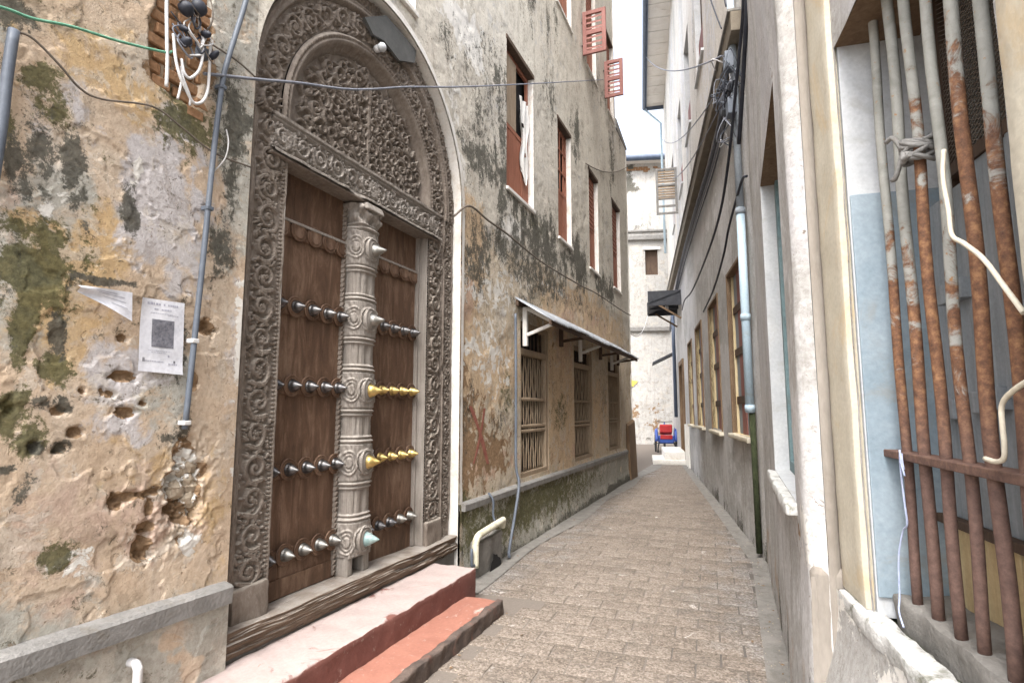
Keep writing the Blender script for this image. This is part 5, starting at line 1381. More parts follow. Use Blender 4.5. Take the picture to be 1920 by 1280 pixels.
# return of the corner and the step back to the barred front
rf = MB(); rf.poly([(2.66, 7.03, TOPN), (6.5, 7.03, TOPN), (6.5, -1.2, TOPN), (3.4, -1.2, TOPN)]); rf.poly([(6.5, 7.03, 0), (6.5, -1.2, 0), (6.5, -1.2, TOPN), (6.5, 7.03, TOPN)]); rf.poly([(3.36, -1.2, 0), (6.5, -1.2, 0), (6.5, -1.2, TOPN), (3.36, -1.2, TOPN)]); rf.build('added_roof_and_back', M['cement'], near_house)
rt = MB(); rt.fbox(FA, LA - .003, LA + .02, -.02, TOPN, -2.6, -.002); rt.build('side_wall', M['stucco_greige'], near_house)
st = MB(); S0 = -1.12
p0 = FA(0.0, 0, -.072); p1 = FB(S0, 0, 0)
nst = 40
for i in range(nst + 1):
    z = -.02 + (TOPN + .02) * i / nst
    for t in np.linspace(0, 1, 6):
        q = p0.lerp(p1, t); st.v.append((q.x, q.y - .012 * math.sin(t * 3.14) + .006 * (vnoise(np.array([z * 3.]), np.array([t * 4.]), 7)[0] - .5), z))
for i in range(nst):
    for k in range(5): a = i * 6 + k; st.f.append((a, a + 6, a + 7, a + 1)); st.smooth.append(True)
st.build('plaster_return', M['brownrender'], near_house)

OB = (-2.50, -1.45, 0.95, 3.04)        # barred opening
def dispB(u, z):
    d = (fbm(u * 1.5, z * 1.5, 701, 3) - .5) * .012 + (fbm(u * 8, z * 8, 711, 3) - .5) * .006
    return d
def holeBar(u, z): return ((u > OB[0]) & (u < OB[1]) & (z > .86) & (z < OB[3])) | (z < .86)
wall_grid('plaster_wall', FB, snap_lines(np.linspace(-4.6, S0, 140), OB[:2]), snap_lines(np.linspace(.80, TOPN, 150), [.86, OB[3]]), holeBar, dispB, lambda u, z: maskA(u + 9, z + 1), lambda u, z: tintA(u + 5, z + 2), M['stucco_greige'], near_house)
# sloping foot of the wall below the sill
ft = MB(); nn_ = 60; mm_ = 24
for i in range(nn_ + 1):
    s_ = S0 + .0 + (-4.6 - S0) * i / nn_
    for j in range(mm_ + 1):
        t = j / mm_; z = -.02 + .885 * t
        top = FB(s_, z, .035); y = top.y
        base = Vector((2.745 + .0177 * (2.785 - y), y, z))
        q = base.lerp(top, sstep(0.15, 1.0, np.array(t)).item())
        ns = (fbm(np.array([s_ * 3.]), np.array([z * 3.]), 721, 4)[0] - .5) * .03
        ft.v.append((q.x + ns, q.y, z))
for i in range(nn_):
    for j in range(mm_):
        a = i * (mm_ + 1) + j; ft.f.append((a, a + mm_ + 1, a + mm_ + 2, a + 1)); ft.smooth.append(True)
fo = ft.build('battered_foot', M['stucco_greige'], near_house)
at_ = fo.data.attributes.new('mask', 'FLOAT_COLOR', 'POINT'); co = np.array([v.co for v in fo.data.vertices])
mk = np.zeros((len(co), 4)); mk[:, 0] = .45 * (1 - sstep(0, .5, co[:, 2] + (fbm(co[:, 1] * 3, co[:, 2] * 3, 731, 3) - .5) * .5)); mk[:, 1] = .4 * (1 - sstep(.1, .6, co[:, 2])); mk[:, 3] = .75 * sstep(.62, .80, co[:, 2] + (fbm(co[:, 1] * 5, co[:, 2] * 5, 741, 3) - .5) * .4)
at_.data.foreach_set('color', mk.astype(np.float32).reshape(-1))
# gap between the two foot sheets
gp = MB(); q0 = FA(0.0, 0, 0); gp.poly([(2.742, q0.y + .012, -.02), (2.86, q0.y + .012, .2), (2.90, q0.y + .012, .9), (q0.x + .004, q0.y + .012, .9)]); gp.build('foot_return', M['brownrender'], near_house)
link_mesh('corner_block', rough_box(2.768, 2.93, 2.764, 2.95, -.02, .95, .04, .006, 8, .035, 77), near_house, M['brownrender'])
# window: surround, reveal, sill, bars
bw = MB(); bw.fbox(FB, OB[0], OB[1], OB[3], OB[3] + .05, -.30, -.002)
bwin = bw.build('barred_window', M['brownwood'], near_house)
link_mesh('cream_surround', rough_box(-1.43, -1.155, .875, TOPN, -.03, .022, .05, .004, 6, .010, 11, F=lambda u, z, dd: FB(u, z, dd)), near_house, M['cream'])
link_mesh('cream_surround', rough_box(-2.90, -2.53, .875, TOPN, -.03, .020, .05, .004, 6, .010, 12, F=lambda u, z, dd: FB(u, z, dd)), near_house, M['cream'])
rv = MB(); rv.fbox(FB, OB[1] + .0, OB[1] + .05, .86, OB[3], -.34, -.012); rv.build('reveal', M['whitewall'], bwin)
rv = MB(); rv.fbox(FB, OB[1] - .012, OB[1] - .001, .93, 2.42, -.33, -.016); rv.build('blue_jamb_board', M['bluepaint'], bwin, .004)
rv = MB(); rv.fbox(FB, OB[0] - .05, OB[0], .86, OB[3], -.34, -.012); rv.build('reveal', M['whitewall'], bwin)
link_mesh('outer_sill', rough_box(-3.0, -1.165, .80, .872, -.045, .042, .035, .012, 10, .014, 13, F=lambda u, z, dd: FB(u, z, dd)), bwin, M['whitesill'])
gr = MB(); gr.fbox(FB, -3.0, -1.165, .78, .845, -.10, -.045); gr.build('sill_groove', M['mossgreen'], bwin)
link_mesh('inner_sill', rough_box(OB[0] - .2, OB[1], .78, .955, -.40, -.062, .035, .016, 8, .02, 14, F=lambda u, z, dd: FB(u, z, dd)), bwin, M['cement'])
BS = [-1.585, -1.725, -1.865, -1.995, -2.125, -2.265, -2.405]
for k, s_ in enumerate(BS):
    mb = MB(); r_ = .0165 + .001 * ((k * 5) % 3 - 1); pts = []
    rr2 = random.Random(k)
    dx = rr2.uniform(-.008, .008)
    for j in range(20):
        z = .93 + (3.06 - .79) * j / 19
        pts.append(FB(s_ + .004 * math.sin(j * .7 + k) + dx * (j / 19), z, -.095 + .003 * math.cos(j * .9 + 2 * k)))
    mb.tube(pts, r_, 14); mb.build('bar', M['rust'], bwin)
mb = MB(); mb.fbox(FB, OB[0], OB[1], 1.425, 1.452, -.135, -.065); mb.build('cross_rail', M['rust'], bwin, .004)
# shutters behind the bars
sx0 = OB[0] - .1
edges = np.linspace(sx0, OB[1], 7)
for k in range(6):
    w = MB(); zz = 1.235; tz = 2.32 if k >= 4 else 2.36
    w.fbox(FB, edges[k] + .006, edges[k + 1] - .006, zz, tz, -.26 - .008 * (k % 2), -.235 - .008 * (k % 2)); w.build('shutter_board', M['greywood'], bwin, .004)
w = MB(); w.fbox(FB, sx0, OB[1], 1.205, 1.235, -.27, -.215); w.build('shutter_rail', M['darkwood'], bwin, .003)
for (s_, z) in ((-1.66, 1.98), (-1.74, 1.98), (-1.80, 1.62), (-1.88, 1.63), (-2.2, 1.78), (-1.62, 1.6), (-2.02, 1.66)):
    w = MB(); w.fbox(FB, s_ - .05, s_ + .035, z - .035, z + .03, -.245, -.205); w.build('batten', M['greywood'], bwin, .003)
for k in range(5):
    w = MB(); e0 = np.linspace(sx0, OB[1], 6); w.fbox(FB, e0[k] + .004, e0[k + 1] - .004, .94, 1.205, -.255 - .006 * (k % 2), -.235); w.build('cream_board', M['creamboard'], bwin, .003)
w = MB(); w.fbox(FB, sx0 - .1, OB[1], .9, OB[3] + .05, -.75, -.70); w.build('dark_room', M['dark'], bwin)
w = MB(); w.fbox(FB, -1.70, -1.66, 2.3, OB[3], -.275, -.235); w.fbox(FB, sx0, -1.70, 2.36, 2.40, -.27, -.235); w.build('mesh_frame', M['darkwood'], bwin)
mh = MB()
for k in range(46):
    z = 2.37 + k * .0165 - .3
    for sg in (1, -1):
        p = (-1.70, z if sg > 0 else z + .75 * .5); q = (sx0, z + .75 * .55 if sg > 0 else z - .02)
        z0, z1 = p[1], q[1]
        # clip to the frame
        t0 = max(0, (2.40 - z0) / (z1 - z0)) if z1 > z0 else 0; t1 = min(1, (OB[3] - z0) / (z1 - z0)) if z1 > z0 else 1
        if z1 < z0: t0 = max(0, (OB[3] - z0) / (z1 - z0)); t1 = min(1, (2.40 - z0) / (z1 - z0))
        if t1 <= t0: continue
        A = FB(p[0] + (q[0] - p[0]) * t0, z0 + (z1 - z0) * t0, -.25 + .001 * sg); B = FB(p[0] + (q[0] - p[0]) * t1, z0 + (z1 - z0) * t1, -.25 + .001 * sg)
        mh.bar(A, B, .0026, .0026, (1, 0, 0))
mh.build('wire_mesh', M['wirebrown'], bwin)
w = MB(); w.fbox(FB, sx0, OB[1], 2.36, OB[3], -.60, -.58); w.build('back_cloth', M['brownwood'], bwin)
# things tied to the bars
wk = thing('tied_wire', 'knot of grey cloth strip tied round the third bar of the rusty window grille', 'wire', FB(-1.865, 2.42, -.06))
rw = random.Random(33)
for k in range(7):
    mb = MB(); pts = []
    for j in range(9):
        a = j / 8 * 2 * math.pi * 1.2 + k; pts.append(FB(-1.862 + .042 * math.cos(a) + rw.uniform(-.008, .008), 2.405 + .022 * math.sin(a * 1.3 + k) + .008 * k - .02, -.095 + .044 * math.sin(a)))
    mb.tube(pts, .0075, 6, 4); mb.build('loop', M['ledge'], wk)
for e in ((-1.80, 2.47, -.03), (-1.93, 2.37, -.045), (-1.80, 2.34, -.04)):
    mb = MB(); mb.tube([FB(-1.86, 2.41, -.055), FB((e[0] - 1.86) / 2, e[1], -.04), FB(*e)], .008, 6, 4); mb.build('loop_end', M['ledge'], wk)
cable('cream_cord', [FB(-2.11, 2.30, -.055), FB(-2.115, 2.22, -.045), FB(-2.14, 2.12, -.04), FB(-2.15, 2.05, -.038), FB(-2.21, 2.01, -.036), FB(-2.29, 1.95, -.035), FB(-2.36, 1.87, -.035), FB(-2.42, 1.80, -.035)], .0062, 'wirecream', 'upper cream cord draped across the rusty bars', 'cord')
cable('cream_cord', [FB(-2.42, 1.66, -.036), FB(-2.36, 1.64, -.035), FB(-2.31, 1.61, -.034), FB(-2.30, 1.56, -.035), FB(-2.29, 1.52, -.04), FB(-2.27, 1.485, -.045), FB(-2.23, 1.475, -.048), FB(-2.18, 1.478, -.05)], .0062, 'wirecream', 'lower cream cord curling onto the cross rail of the bars', 'cord')
bs = thing('blue_string', 'pale blue string knotted on the left end of the rusty cross rail', 'string', FB(-1.66, 1.43, -.05))
for pts in ([(-1.655, 1.462, -.05), (-1.650, 1.41, -.05), (-1.645, 1.30, -.055), (-1.64, 1.22, -.06), (-1.60, 1.19, -.06), (-1.575, 1.10, -.05), (-1.57, .97, -.045), (-1.60, .93, -.03), (-1.66, .90, -.02)], [(-1.655, 1.462, -.05), (-1.665, 1.42, -.048), (-1.68, 1.38, -.05)], [(-1.655, 1.45, -.055), (-1.668, 1.43, -.05), (-1.672, 1.40, -.052)]):
    mb = MB(); mb.tube([FB(*p) for p in pts], .0032, 6, 5); mb.build('strand', M['bluestring'], bs)

# ------------------------------------------------------------------ long grey house with yellow windows
long_house = thing('long_house', 'long grey house with a row of yellow-framed windows and white upper storeys under deep eaves', 'building', (2.0, 10, 0))
GW = [(0.67, 1.93, 1.26, 3.45), (3.05, 4.30, 1.23, 3.40), (5.60, 6.88, 1.22, 3.36), (7.95, 9.05, 1.20, 3.25)]
GD = (10.7, 12.4, -.02, 3.05)
GU = [(3.45, 4.65, 7.95, 10.3), (6.05, 7.25, 7.95, 10.3), (8.7, 9.9, 7.6, 10.0), (12.2, 13.3, 7.6, 10.0)]
GEND = 17.4
GR = GW + [GD]
def fadeR(u, z, rects):
    f = np.ones_like(u)
    for (a, b, c, d) in rects:
        dx = np.maximum(np.maximum(a - u, u - b), 0); dz = np.maximum(np.maximum(c - z, z - d), 0); f = np.minimum(f, np.clip(np.hypot(dx, dz) / .1, 0, 1))
    return f
def dispG(u, z): return ((fbm(u * 1.1, z * 1.1, 801, 3) - .5) * .03 + (fbm(u * 5, z * 5, 811, 3) - .5) * .008) * fadeR(u, z, GR) + np.where(z > 6.05, 0, 0)
def maskG(u, z):
    m = np.zeros(u.shape + (4,)); 
    m[..., 0] = .5 * (1 - sstep(0, .4, z + (fbm(u * 2, z * 2, 821, 3) - .5) * .4)) + .3 * sstep(.55, .72, fbm(u * 3, z * .6, 831, 5))
    m[..., 1] = .95 * (1 - sstep(0, .10, u)) * (1 - sstep(1.0, 1.6, z)) + .42 * (1 - sstep(.0, 1.0, z + (fbm(u * 1.5, z * 2, 841, 3) - .5) * .8)) * (1 - sstep(.5, 3.0, u)); return m
def tintG(u, z):
    m = np.zeros(u.shape + (4,)); m[..., 3] = .5 * sstep(.45, .6, fbm(u, z, 851, 4)); m[..., 0] = .5 * sstep(3.5, 5, z) * sstep(.4, .6, fbm(u, z, 861, 4)) + .3 * sstep(6, 9, u); return m
def holeG(u, z):
    h = np.zeros(u.shape, bool)
    for (a, b, c, d) in GR: h |= (u > a) & (u < b) & (z > c) & (z < d)
    return h
wall_grid('grey_wall', FG, snap_lines(zgrid([(-.05, 6, .03), (6, GEND, .08)]), [e for r_ in GR for e in r_[:2]]), snap_lines(zgrid([(-.02, 6.06, .05)]), [e for r_ in GR for e in r_[2:]][:-1] if False else [e for r_ in GW for e in r_[2:]] + [3.05]), holeG, dispG, maskG, tintG, M['stucco_greige'], long_house)
def holeGU(u, z):
    h = np.zeros(u.shape, bool)
    for (a, b, c, d) in GU: h |= (u > a) & (u < b) & (z > c) & (z < d)
    return h
wall_grid('white_wall', FG, snap_lines(np.linspace(-.05, GEND, 150), [e for r_ in GU for e in r_[:2]]), snap_lines(np.linspace(6.05, 14.45, 90), [7.95, 10.3, 7.6, 10.0]), holeGU, lambda u, z: (fbm(u, z, 871, 3) - .5) * .02 * fadeR(u, z, GU), lambda u, z: np.stack([.55 * sstep(.52, .72, fbm(u * 1.6, z * .35, 881, 5)), 0 * u, 0 * u, 0 * u], -1), lambda u, z: np.stack([.5 * sstep(.45, .6, fbm(u, z * .5, 891, 4)), 0 * u, 0 * u, .5 * sstep(.5, .6, fbm(u * 1.5, z * .4, 895, 4))], -1), M['stucco_white'], long_house)
cr_ = MB(); cr_.fbox(FG, -.05, GEND - .01, -.02, 14.4, -6, -.45); cr_.build('inner_core', M['dark'], long_house)
ew = MB(); ew.fbox(FG, GEND - .02, GEND, -.02, 14.42, -6, -.004); ew.build('end_wall', M['stucco_white'], long_house)
ew = MB(); ew.fbox(FG, -.07, -.05, 4.0, 14.42, -6, -.004); ew.build('end_wall', M['stucco_white'], long_house)
fs = MB(); fs.fbox(FG, -.03, GEND - .02, 5.90, 6.14, .0, .13); fs.build('string_course', M['fascia'], long_house, .01)
fs = MB(); fs.fbox(FG, -.03, GEND - .03, 6.142, 6.18, -.0, .16); fs.build('string_cap', M['ledge'], long_house, .006)
def win_right(rect, mat_frame, seed, dp=.085, deep=False):
    a, b, c, d = rect; w = MB()
    for q in ([FG(b, c, 0), FG(b, c, -dp), FG(b, d, -dp), FG(b, d, 0)], [FG(a, c, 0), FG(a, c, -dp), FG(a, d, -dp), FG(a, d, 0)], [FG(a, c, 0), FG(a, c, -dp), FG(b, c, -dp), FG(b, c, 0)], [FG(a, d, 0), FG(a, d, -dp), FG(b, d, -dp), FG(b, d, 0)]): w.poly(q)
    wo = w.build('window', mat_frame, long_house)
    fr = MB(); fr.fbox(FG, a - .045, a, c - .0, d + .045, -.05, .020); fr.fbox(FG, b, b + .045, c, d + .045, -.05, .020); fr.fbox(FG, a, b, d - .002, d + .045, -dp, .018); fr.build('frame', M['brownwood'], wo, .006)
    link_mesh('sill', rough_box(a - .10, b + .10, c - .06, c - .002, -dp, .07, .06, .008, 7, .01, seed, F=lambda u, z, dd: FG(u, z, dd)), wo, M['cream'])
    n = 4; ww = (b - a) / n
    for k in range(n):
        p = MB(); p.fbox(FG, a + k * ww + .004, a + (k + 1) * ww - .004, c, d, -dp - .03, -dp + .02 - .012 * (k % 2)); p.build('board', M['greywood'] if k % 2 else M['shutter_red'], wo)
    for z in (c + .45, c + 1.1, d - .5):
        p = MB(); p.fbox(FG, a, b, z - .05, z + .05, -dp + .021, -dp + .032); p.build('cross_bar', M['darkwood'], wo)
    return wo
for k, r_ in enumerate(GW): win_right(r_, M['yellowwood'], 20 + k)
for k, (a, b, c, d) in enumerate(GU):
    w = MB(); dp = .2
    for q in ([FG(b, c, 0), FG(b, c, -dp), FG(b, d, -dp), FG(b, d, 0)], [FG(a, c, 0), FG(a, c, -dp), FG(a, d, -dp), FG(a, d, 0)], [FG(a, c, 0), FG(a, c, -dp), FG(b, c, -dp), FG(b, c, 0)], [FG(a, d, 0), FG(a, d, -dp), FG(b, d, -dp), FG(b, d, 0)]): w.poly(q)
    wo = w.build('window', M['whitewall'], long_house)
    p = MB(); p.fbox(FG, a, b, c, c + .85, -.12, -.06); p.build('red_panel', M['shutter_red'], wo)
    p = MB(); p.fbox(FG, a, b, c + .85, d, -.2, -.12); p.build('dark_opening', M['darkwood'], wo)
    p = MB(); p.fbox(FG, a - .04, b + .04, c - .05, c, -.1, .05); p.build('sill', M['whitewall'], wo)
# doorway at the far end: brown posts, planked door
dw = MB(); a, b, c, d = GD; dw.fbox(FG, a, a + .14, 0, d, -.2, .05); dw.fbox(FG, b - .14, b, 0, d, -.2, .05); dw.fbox(FG, a + .14, b - .14, d - .14, d, -.2, .05)
dwo = dw.build('doorway', M['brownwood'], long_house, .008)
for k in range(5):
    p = MB(); ww = (b - a - .28) / 5; p.fbox(FG, a + .14 + k * ww + .004, a + .14 + (k + 1) * ww - .004, 0, d - .14, -.2, -.13 - .01 * (k % 2)); p.build('plank', M['yellowwood'] if k < 2 else M['brownwood'], dwo)
for s_ in (9.6, 10.1, 10.55):
    p = MB(); p.fbox(FG, s_ - .05, s_ + .05, -.02, 1.15, .0, .055); p.build('buttress', M['stucco_greige'], long_house, .008)
link_mesh('door_step', rough_box(10.75, 13.2, -.02, .34, .03, .62, .08, .008, 4, .012, 40, F=lambda u, z, dd: FG(u, z, dd)), long_house, M['limewash'])
link_mesh('door_step', rough_box(10.55, 12.4, -.02, .13, .03, .95, .08, .008, 4, .012, 41, F=lambda u, z, dd: FG(u, z, dd)), long_house, M['limewash'])
# eaves
ev = MB(); ev.fbox(FG, -.05, GEND - .3, 14.40, 14.46, -.3, .74); eo = ev.build('soffit_base', M['soffit'], long_house)
for k in range(26):
    s_ = 8.4 + k * .34; p = MB(); p.fbox(FG, s_, s_ + .325, 14.37 - .006 * (k % 2), 14.40, .0, .70); p.build('soffit_board', M['soffit'], long_house)
p = MB(); p.tube([FG(-.05, 14.40, .79), FG(GEND - .1, 14.40, .79)], .085, 10); p.build('gutter', M['gutter'], long_house)
p = MB(); p.fbox(FG, -.05, GEND - .25, 14.30, 14.52, .70, .735); p.fbox(FG, GEND - .30, GEND - .24, 14.22, 14.52, -.0, .70); p.build('barge_board', M['gutter'], long_house)
p = MB(); p.tube([FG(GEND - .1, 14.38, .79), FG(GEND - .05, 14.1, .5), FG(GEND - .05, 13.7, .12), FG(GEND - .05, 8, .10)], .05, 8); p.build('downpipe', M['pvcblue'], long_house)
# grey louvred shutter standing open on that side
ls = thing('louvred_shutter', 'weathered grey louvred shutter jutting out of the white upper storey on the far right', 'shutter', FG(10.4, 7.4, .1))
s_ = 10.4; z0, z1 = 7.32, 8.75
f = MB(); f.fbox(FG, s_, s_ + .05, z0, z1, .03, .10); f.fbox(FG, s_, s_ + .05, z0, z1, .58, .65)
for z in (z0 + .03, z0 + .25, z0 + .48, z0 + .90, z1 - .04): f.fbox(FG, s_ + .004, s_ + .046, z - .03, z + .03, .10, .58)
f.build('frame', M['ledge'], ls, .004)
for k in range(11):
    z = z0 + .53 + k * .079
    if abs(z - z0 - .9) < .04: continue
    p = MB(); p.hexa([FG(s_, z - .05, .1), FG(s_, z - .05, .58), FG(s_ + .05, z + .02, .58), FG(s_ + .05, z + .02, .1), FG(s_, z - .035, .1), FG(s_, z - .035, .58), FG(s_ + .05, z + .035, .58), FG(s_ + .05, z + .035, .1)]); p.build('slat', M['palewood'], ls)
# canopies
cn = thing('door_canopy', 'small black board canopy over the doorway at the far end of the grey house', 'canopy', FG(11.6, 3.9, .4))
p = MB(); p.hexa([FG(10.8, 5.02, .03), FG(12.8, 5.02, .03), FG(12.8, 4.68, .95), FG(10.8, 4.68, .95), FG(10.8, 5.08, .03), FG(12.8, 5.08, .03), FG(12.8, 4.74, .95), FG(10.8, 4.74, .95)]); p.build('roof_sheet', M['blackmetal'], cn)
p = MB(); p.fbox(FG, 10.8, 10.86, 4.65, 5.10, .0, .97); p.fbox(FG, 12.74, 12.8, 4.65, 5.10, .0, .97); p.fbox(FG, 10.86, 12.74, 4.66, 4.75, .92, .97); p.fbox(FG, 11.7, 11.76, 4.68, 5.06, .03, .92); p.build('frame', M['blackmetal'], cn, .005)
p = MB(); p.bar(FG(10.83, 4.25, .02), FG(10.83, 4.7, .7), .05, .05); p.bar(FG(12.7, 4.25, .02), FG(12.7, 4.7, .7), .05, .05); p.build('strut', M['brownwood'], cn)
p = MB(); p.lathe([(0, .03), (.05, .05), (.12, .05), (.16, .02)], Matrix.Translation(FG(11.3, 4.75, .4)) @ Matrix.Rotation(R(90), 4, 'Y'), 10); p.build('bulb', M['wirewhite'], cn)
p = MB(); p.hexa([FG(14.6, 3.55, .03), FG(15.6, 3.55, .03), FG(15.6, 3.18, .80), FG(14.6, 3.18, .80), FG(14.6, 3.63, .03), FG(15.6, 3.63, .03), FG(15.6, 3.26, .80), FG(14.6, 3.26, .80)])
tag(p.build('shade_board', M['blackmetal'], None, .006), 'tilted dark shade board jutting from the far wall above the parked tricycle', 'canopy')
p = MB(); p.tube([FG(13.6, 1.3, .10), FG(13.6, 4.9, .10)], .06, 8)
tag(p.build('support_post', M['gutter']), 'dark blue-grey post below the black canopy at the far end', 'post')

# downpipe on the grey wall near its corner
dpipe = thing('downpipe', 'light blue rainwater downpipe at the corner of the long grey house', 'pipe', FG(.28, 1.6, .07))
p = MB(); p.tube([FG(.28, 3.9, .07), FG(.28, 1.55, .07)], .047, 12); p.build('lower_pipe', M['pvcblue'], dpipe)
p = MB(); p.tube([FG(.28, 6.6, .07), FG(.28, 3.88, .07)], .043, 12); p.build('upper_pipe', M['pvclight'], dpipe)
for z in (1.60, 2.62, 3.86, 4.9):
    p = MB(); p.tube([FG(.28, z - .035, .07), FG(.28, z + .035, .07)], .055, 12); p.build('collar', M['pvcblue'] if z < 3.8 else M['pvclight'], dpipe)
p = MB(); p.tube([FG(.28, 1.55, .05), FG(.28, .05, .045)], .032, 10); p.build('mossy_pipe', M['mossgreen'], dpipe)

# cables on the right
BLK = 'black cables drooping along the long grey house'
cable('black_cable', [(2.72, 5.50, 6.0), (2.70, 5.70, 5.63), (2.67, 5.92, 5.43), (2.62, 6.17, 5.18), (2.50, 6.86, 4.61), (2.34, 7.83, 4.2), (2.06, 9.47, 4.04), (1.60, 12.23, 4.04), (1.27, 14.16, 4.21), (1.02, 16.1, 4.3)], .017, 'wireblack', 'thick black cable dropping off the corner cluster and drooping above the yellow-framed windows')
cable('black_cable', [(2.70, 5.3, 5.9), (2.72, 5.45, 5.45), (2.70, 5.60, 5.20), (2.67, 5.85, 4.96), (2.64, 6.05, 4.72), (2.60, 6.36, 4.45)], .022, 'wireblack', 'short thick blue-black cable crossing the grey downpipe high at the corner')
cable('black_cable', [(2.66, 6.33, 4.06), (2.62, 6.50, 4.10), (2.55, 6.90, 4.03), (2.44, 7.49, 3.86), (2.35, 8.0, 3.64), (2.16, 9.12, 3.42), (1.91, 10.6, 3.32)], .015, 'wireblack', 'lower black cable looping from the blue downpipe down to the yellow window tops')
for k in range(7):
    dz = -.10 + .05 * k; off = .05 + .018 * (k % 3)
    cable('bundle_cable', [FG(.05 + .1 * k, 5.45 + dz, off + .06), FG(.9, 5.36 + dz, off + .04), FG(2.6, 5.37 + dz + .02 * math.sin(k), off), FG(5.5, 5.38 + dz, off + .02), FG(9.5, 5.45 + dz - .03, off), FG(13.2, 5.05 + dz * .6, off + .02), FG(16.2, 4.6 + dz * .5, off)], .013 + .003 * (k % 2), ('wireblack', 'wiregrey', 'wireblack', 'wirebrown')[k % 4], 'one of the bundled cables strung along under the brown string course', 'cable', 5, 'bundled cables under the string course')
jb = thing('cable_cluster', 'snarl of pale wires and junction boxes at the corner where the cables meet', 'wiring', FG(.25, 5.2, .15))
rj = random.Random(12)
for k in range(16):
    p = MB(); b0 = FG(rj.uniform(-.05, .7), rj.uniform(4.9, 5.6), rj.uniform(.08, .2))
    p.tube([b0 + Vector((rj.uniform(-.15, .15), rj.uniform(-.2, .2), rj.uniform(-.25, .25))) for _ in range(5)], .007, 6, 5); p.build('wire_loop', M[rj.choice(('wiregrey', 'wirewhite', 'wireblack', 'pvcgrey'))], jb)
for (s_, z) in ((.10, 5.55), (.45, 5.2), (.05, 4.95)):
    p = MB(); p.fbox(FG, s_, s_ + .16, z, z + .2, .09, .19); p.build('junction_box', M['pvcgrey'], jb, .01)
def span(a, b, sag, r_, mat, label, n=14):
    a = Vector(a); b = Vector(b)
    pts = [a.lerp(b, i / n) - Vector((0, 0, sag * 4 * (i / n) * (1 - i / n))) for i in range(n + 1)]
    mb = MB(); mb.tube(pts, r_, 6); return tag(mb.build('span_wire', M[mat]), label, 'wire')
span(FG(.2, 5.75, .2), FG(13.5, 14.35, .74), .35, .012, 'wiregrey', 'thin wire climbing from the corner cluster across the white storey to the gutter')
span(FG(.3, 5.45, .2), FG(16.6, 12.6, .1), .4, .010, 'wiregrey', 'second thin wire rising from the corner cluster to the far edge of the white wall')
span(FG(.35, 5.25, .2), FG(16.9, 11.2, .1), .5, .010, 'wiregrey', 'lowest thin wire rising from the corner cluster past the red-panelled windows')
span(FG(.1, 6.3, .15), FG(1.8, 9.6, .1), .1, .010, 'wireblack', 'steep dark wire at the top of the picture above the corner cluster')
span(FG(.5, 6.3, .15), FG(3.2, 9.8, .1), .12, .010, 'wireblack', 'second steep dark wire above the corner cluster, farther along the wall')
span((.04, 13.6, 3.4), FG(12.7, 4.75, .93), .35, .012, 'wirewhite', 'pale wire sagging across the alley from the awning to the black canopy')
span((.02, 9.7, 6.05), (.02, 13.7, 7.6), .15, .010, 'wirebrown', 'thin wire rising along the mouldy wall above the first-floor windows')

# ------------------------------------------------------------------ building that closes the alley
yaw = R(22.347); fwd = Vector((-math.sin(yaw), math.cos(yaw), 0)); rgt = Vector((math.cos(yaw), math.sin(yaw), 0))
BO = Vector((2.55, 0, 0)) + fwd * 26.5
ang = R(-6)
bu = (rgt * math.cos(ang) + fwd * math.sin(ang)).normalized(); bn = (-(fwd * math.cos(ang)) + rgt * math.sin(ang)).normalized()
def FE(s, z, d=0.0): q = BO + bu * s + bn * d; return Vector((q.x, q.y, z))
end_house = thing('end_house', 'whitewashed house with a dark gutter closing the far end of the alley', 'building', FE(6, 0, 0))
EW = (6.25, 6.85, 7.75, 8.95)
def maskE(u, z):
    m = np.zeros(u.shape + (4,)); m[..., 0] = .75 * sstep(.5, .7, fbm(u * .9, z * .9, 901, 5)) * (sstep(8.5, 10, z) * (1 - sstep(12.5, 14, z)) * .9 + .25) + .5 * (1 - sstep(0, 1.2, z)) * sstep(.4, .6, fbm(u * 1.5, z * 2, 911, 4)) + .35 * sstep(.62, .7, fbm(u * 2.4, z * 2.2, 921, 4)); m[..., 2] = .7 * sstep(.56, .66, fbm(u * 1.2, z * 1.2, 931, 4)) * (1 - sstep(1.2, 2.4, z)); return m
def tintE(u, z):
    m = np.zeros(u.shape + (4,)); m[..., 3] = .9 * sstep(5.0, 5.3, z) * (1 - sstep(9.3, 9.6, z)) + .3; m[..., 0] = .3 * sstep(.5, .6, fbm(u * .8, z * .8, 941, 4)); return m
wall_grid('white_wall', FE, snap_lines(np.linspace(-6, 20, 200), EW[:2]), snap_lines(np.linspace(-.02, 13.2, 150), EW[2:]), lambda u, z: (u > EW[0]) & (u < EW[1]) & (z > EW[2]) & (z < EW[3]), lambda u, z: (fbm(u, z, 951, 4) - .5) * .06, maskE, tintE, M['stucco_end'], end_house)
p = MB(); p.fbox(FE, -6, 20, 0, 13.15, -5, -.4); p.build('inner_core', M['dark'], end_house)
w = MB(); a, b, c, d = EW
for q in ([FE(b, c), FE(b, c, -.25), FE(b, d, -.25), FE(b, d)], [FE(a, c), FE(a, c, -.25), FE(a, d, -.25), FE(a, d)], [FE(a, c), FE(a, c, -.25), FE(b, c, -.25), FE(b, c)]): w.poly(q)
wo = w.build('window', M['limewash'], end_house)
p = MB(); p.fbox(FE, a, b, c, d, -.25, -.18); p.build('dark_boards', M['darkwood'], wo)
p = MB(); p.fbox(FE, a - .1, b + .1, d, d + .12, -.05, .06); p.build('lintel', M['limewash'], wo)
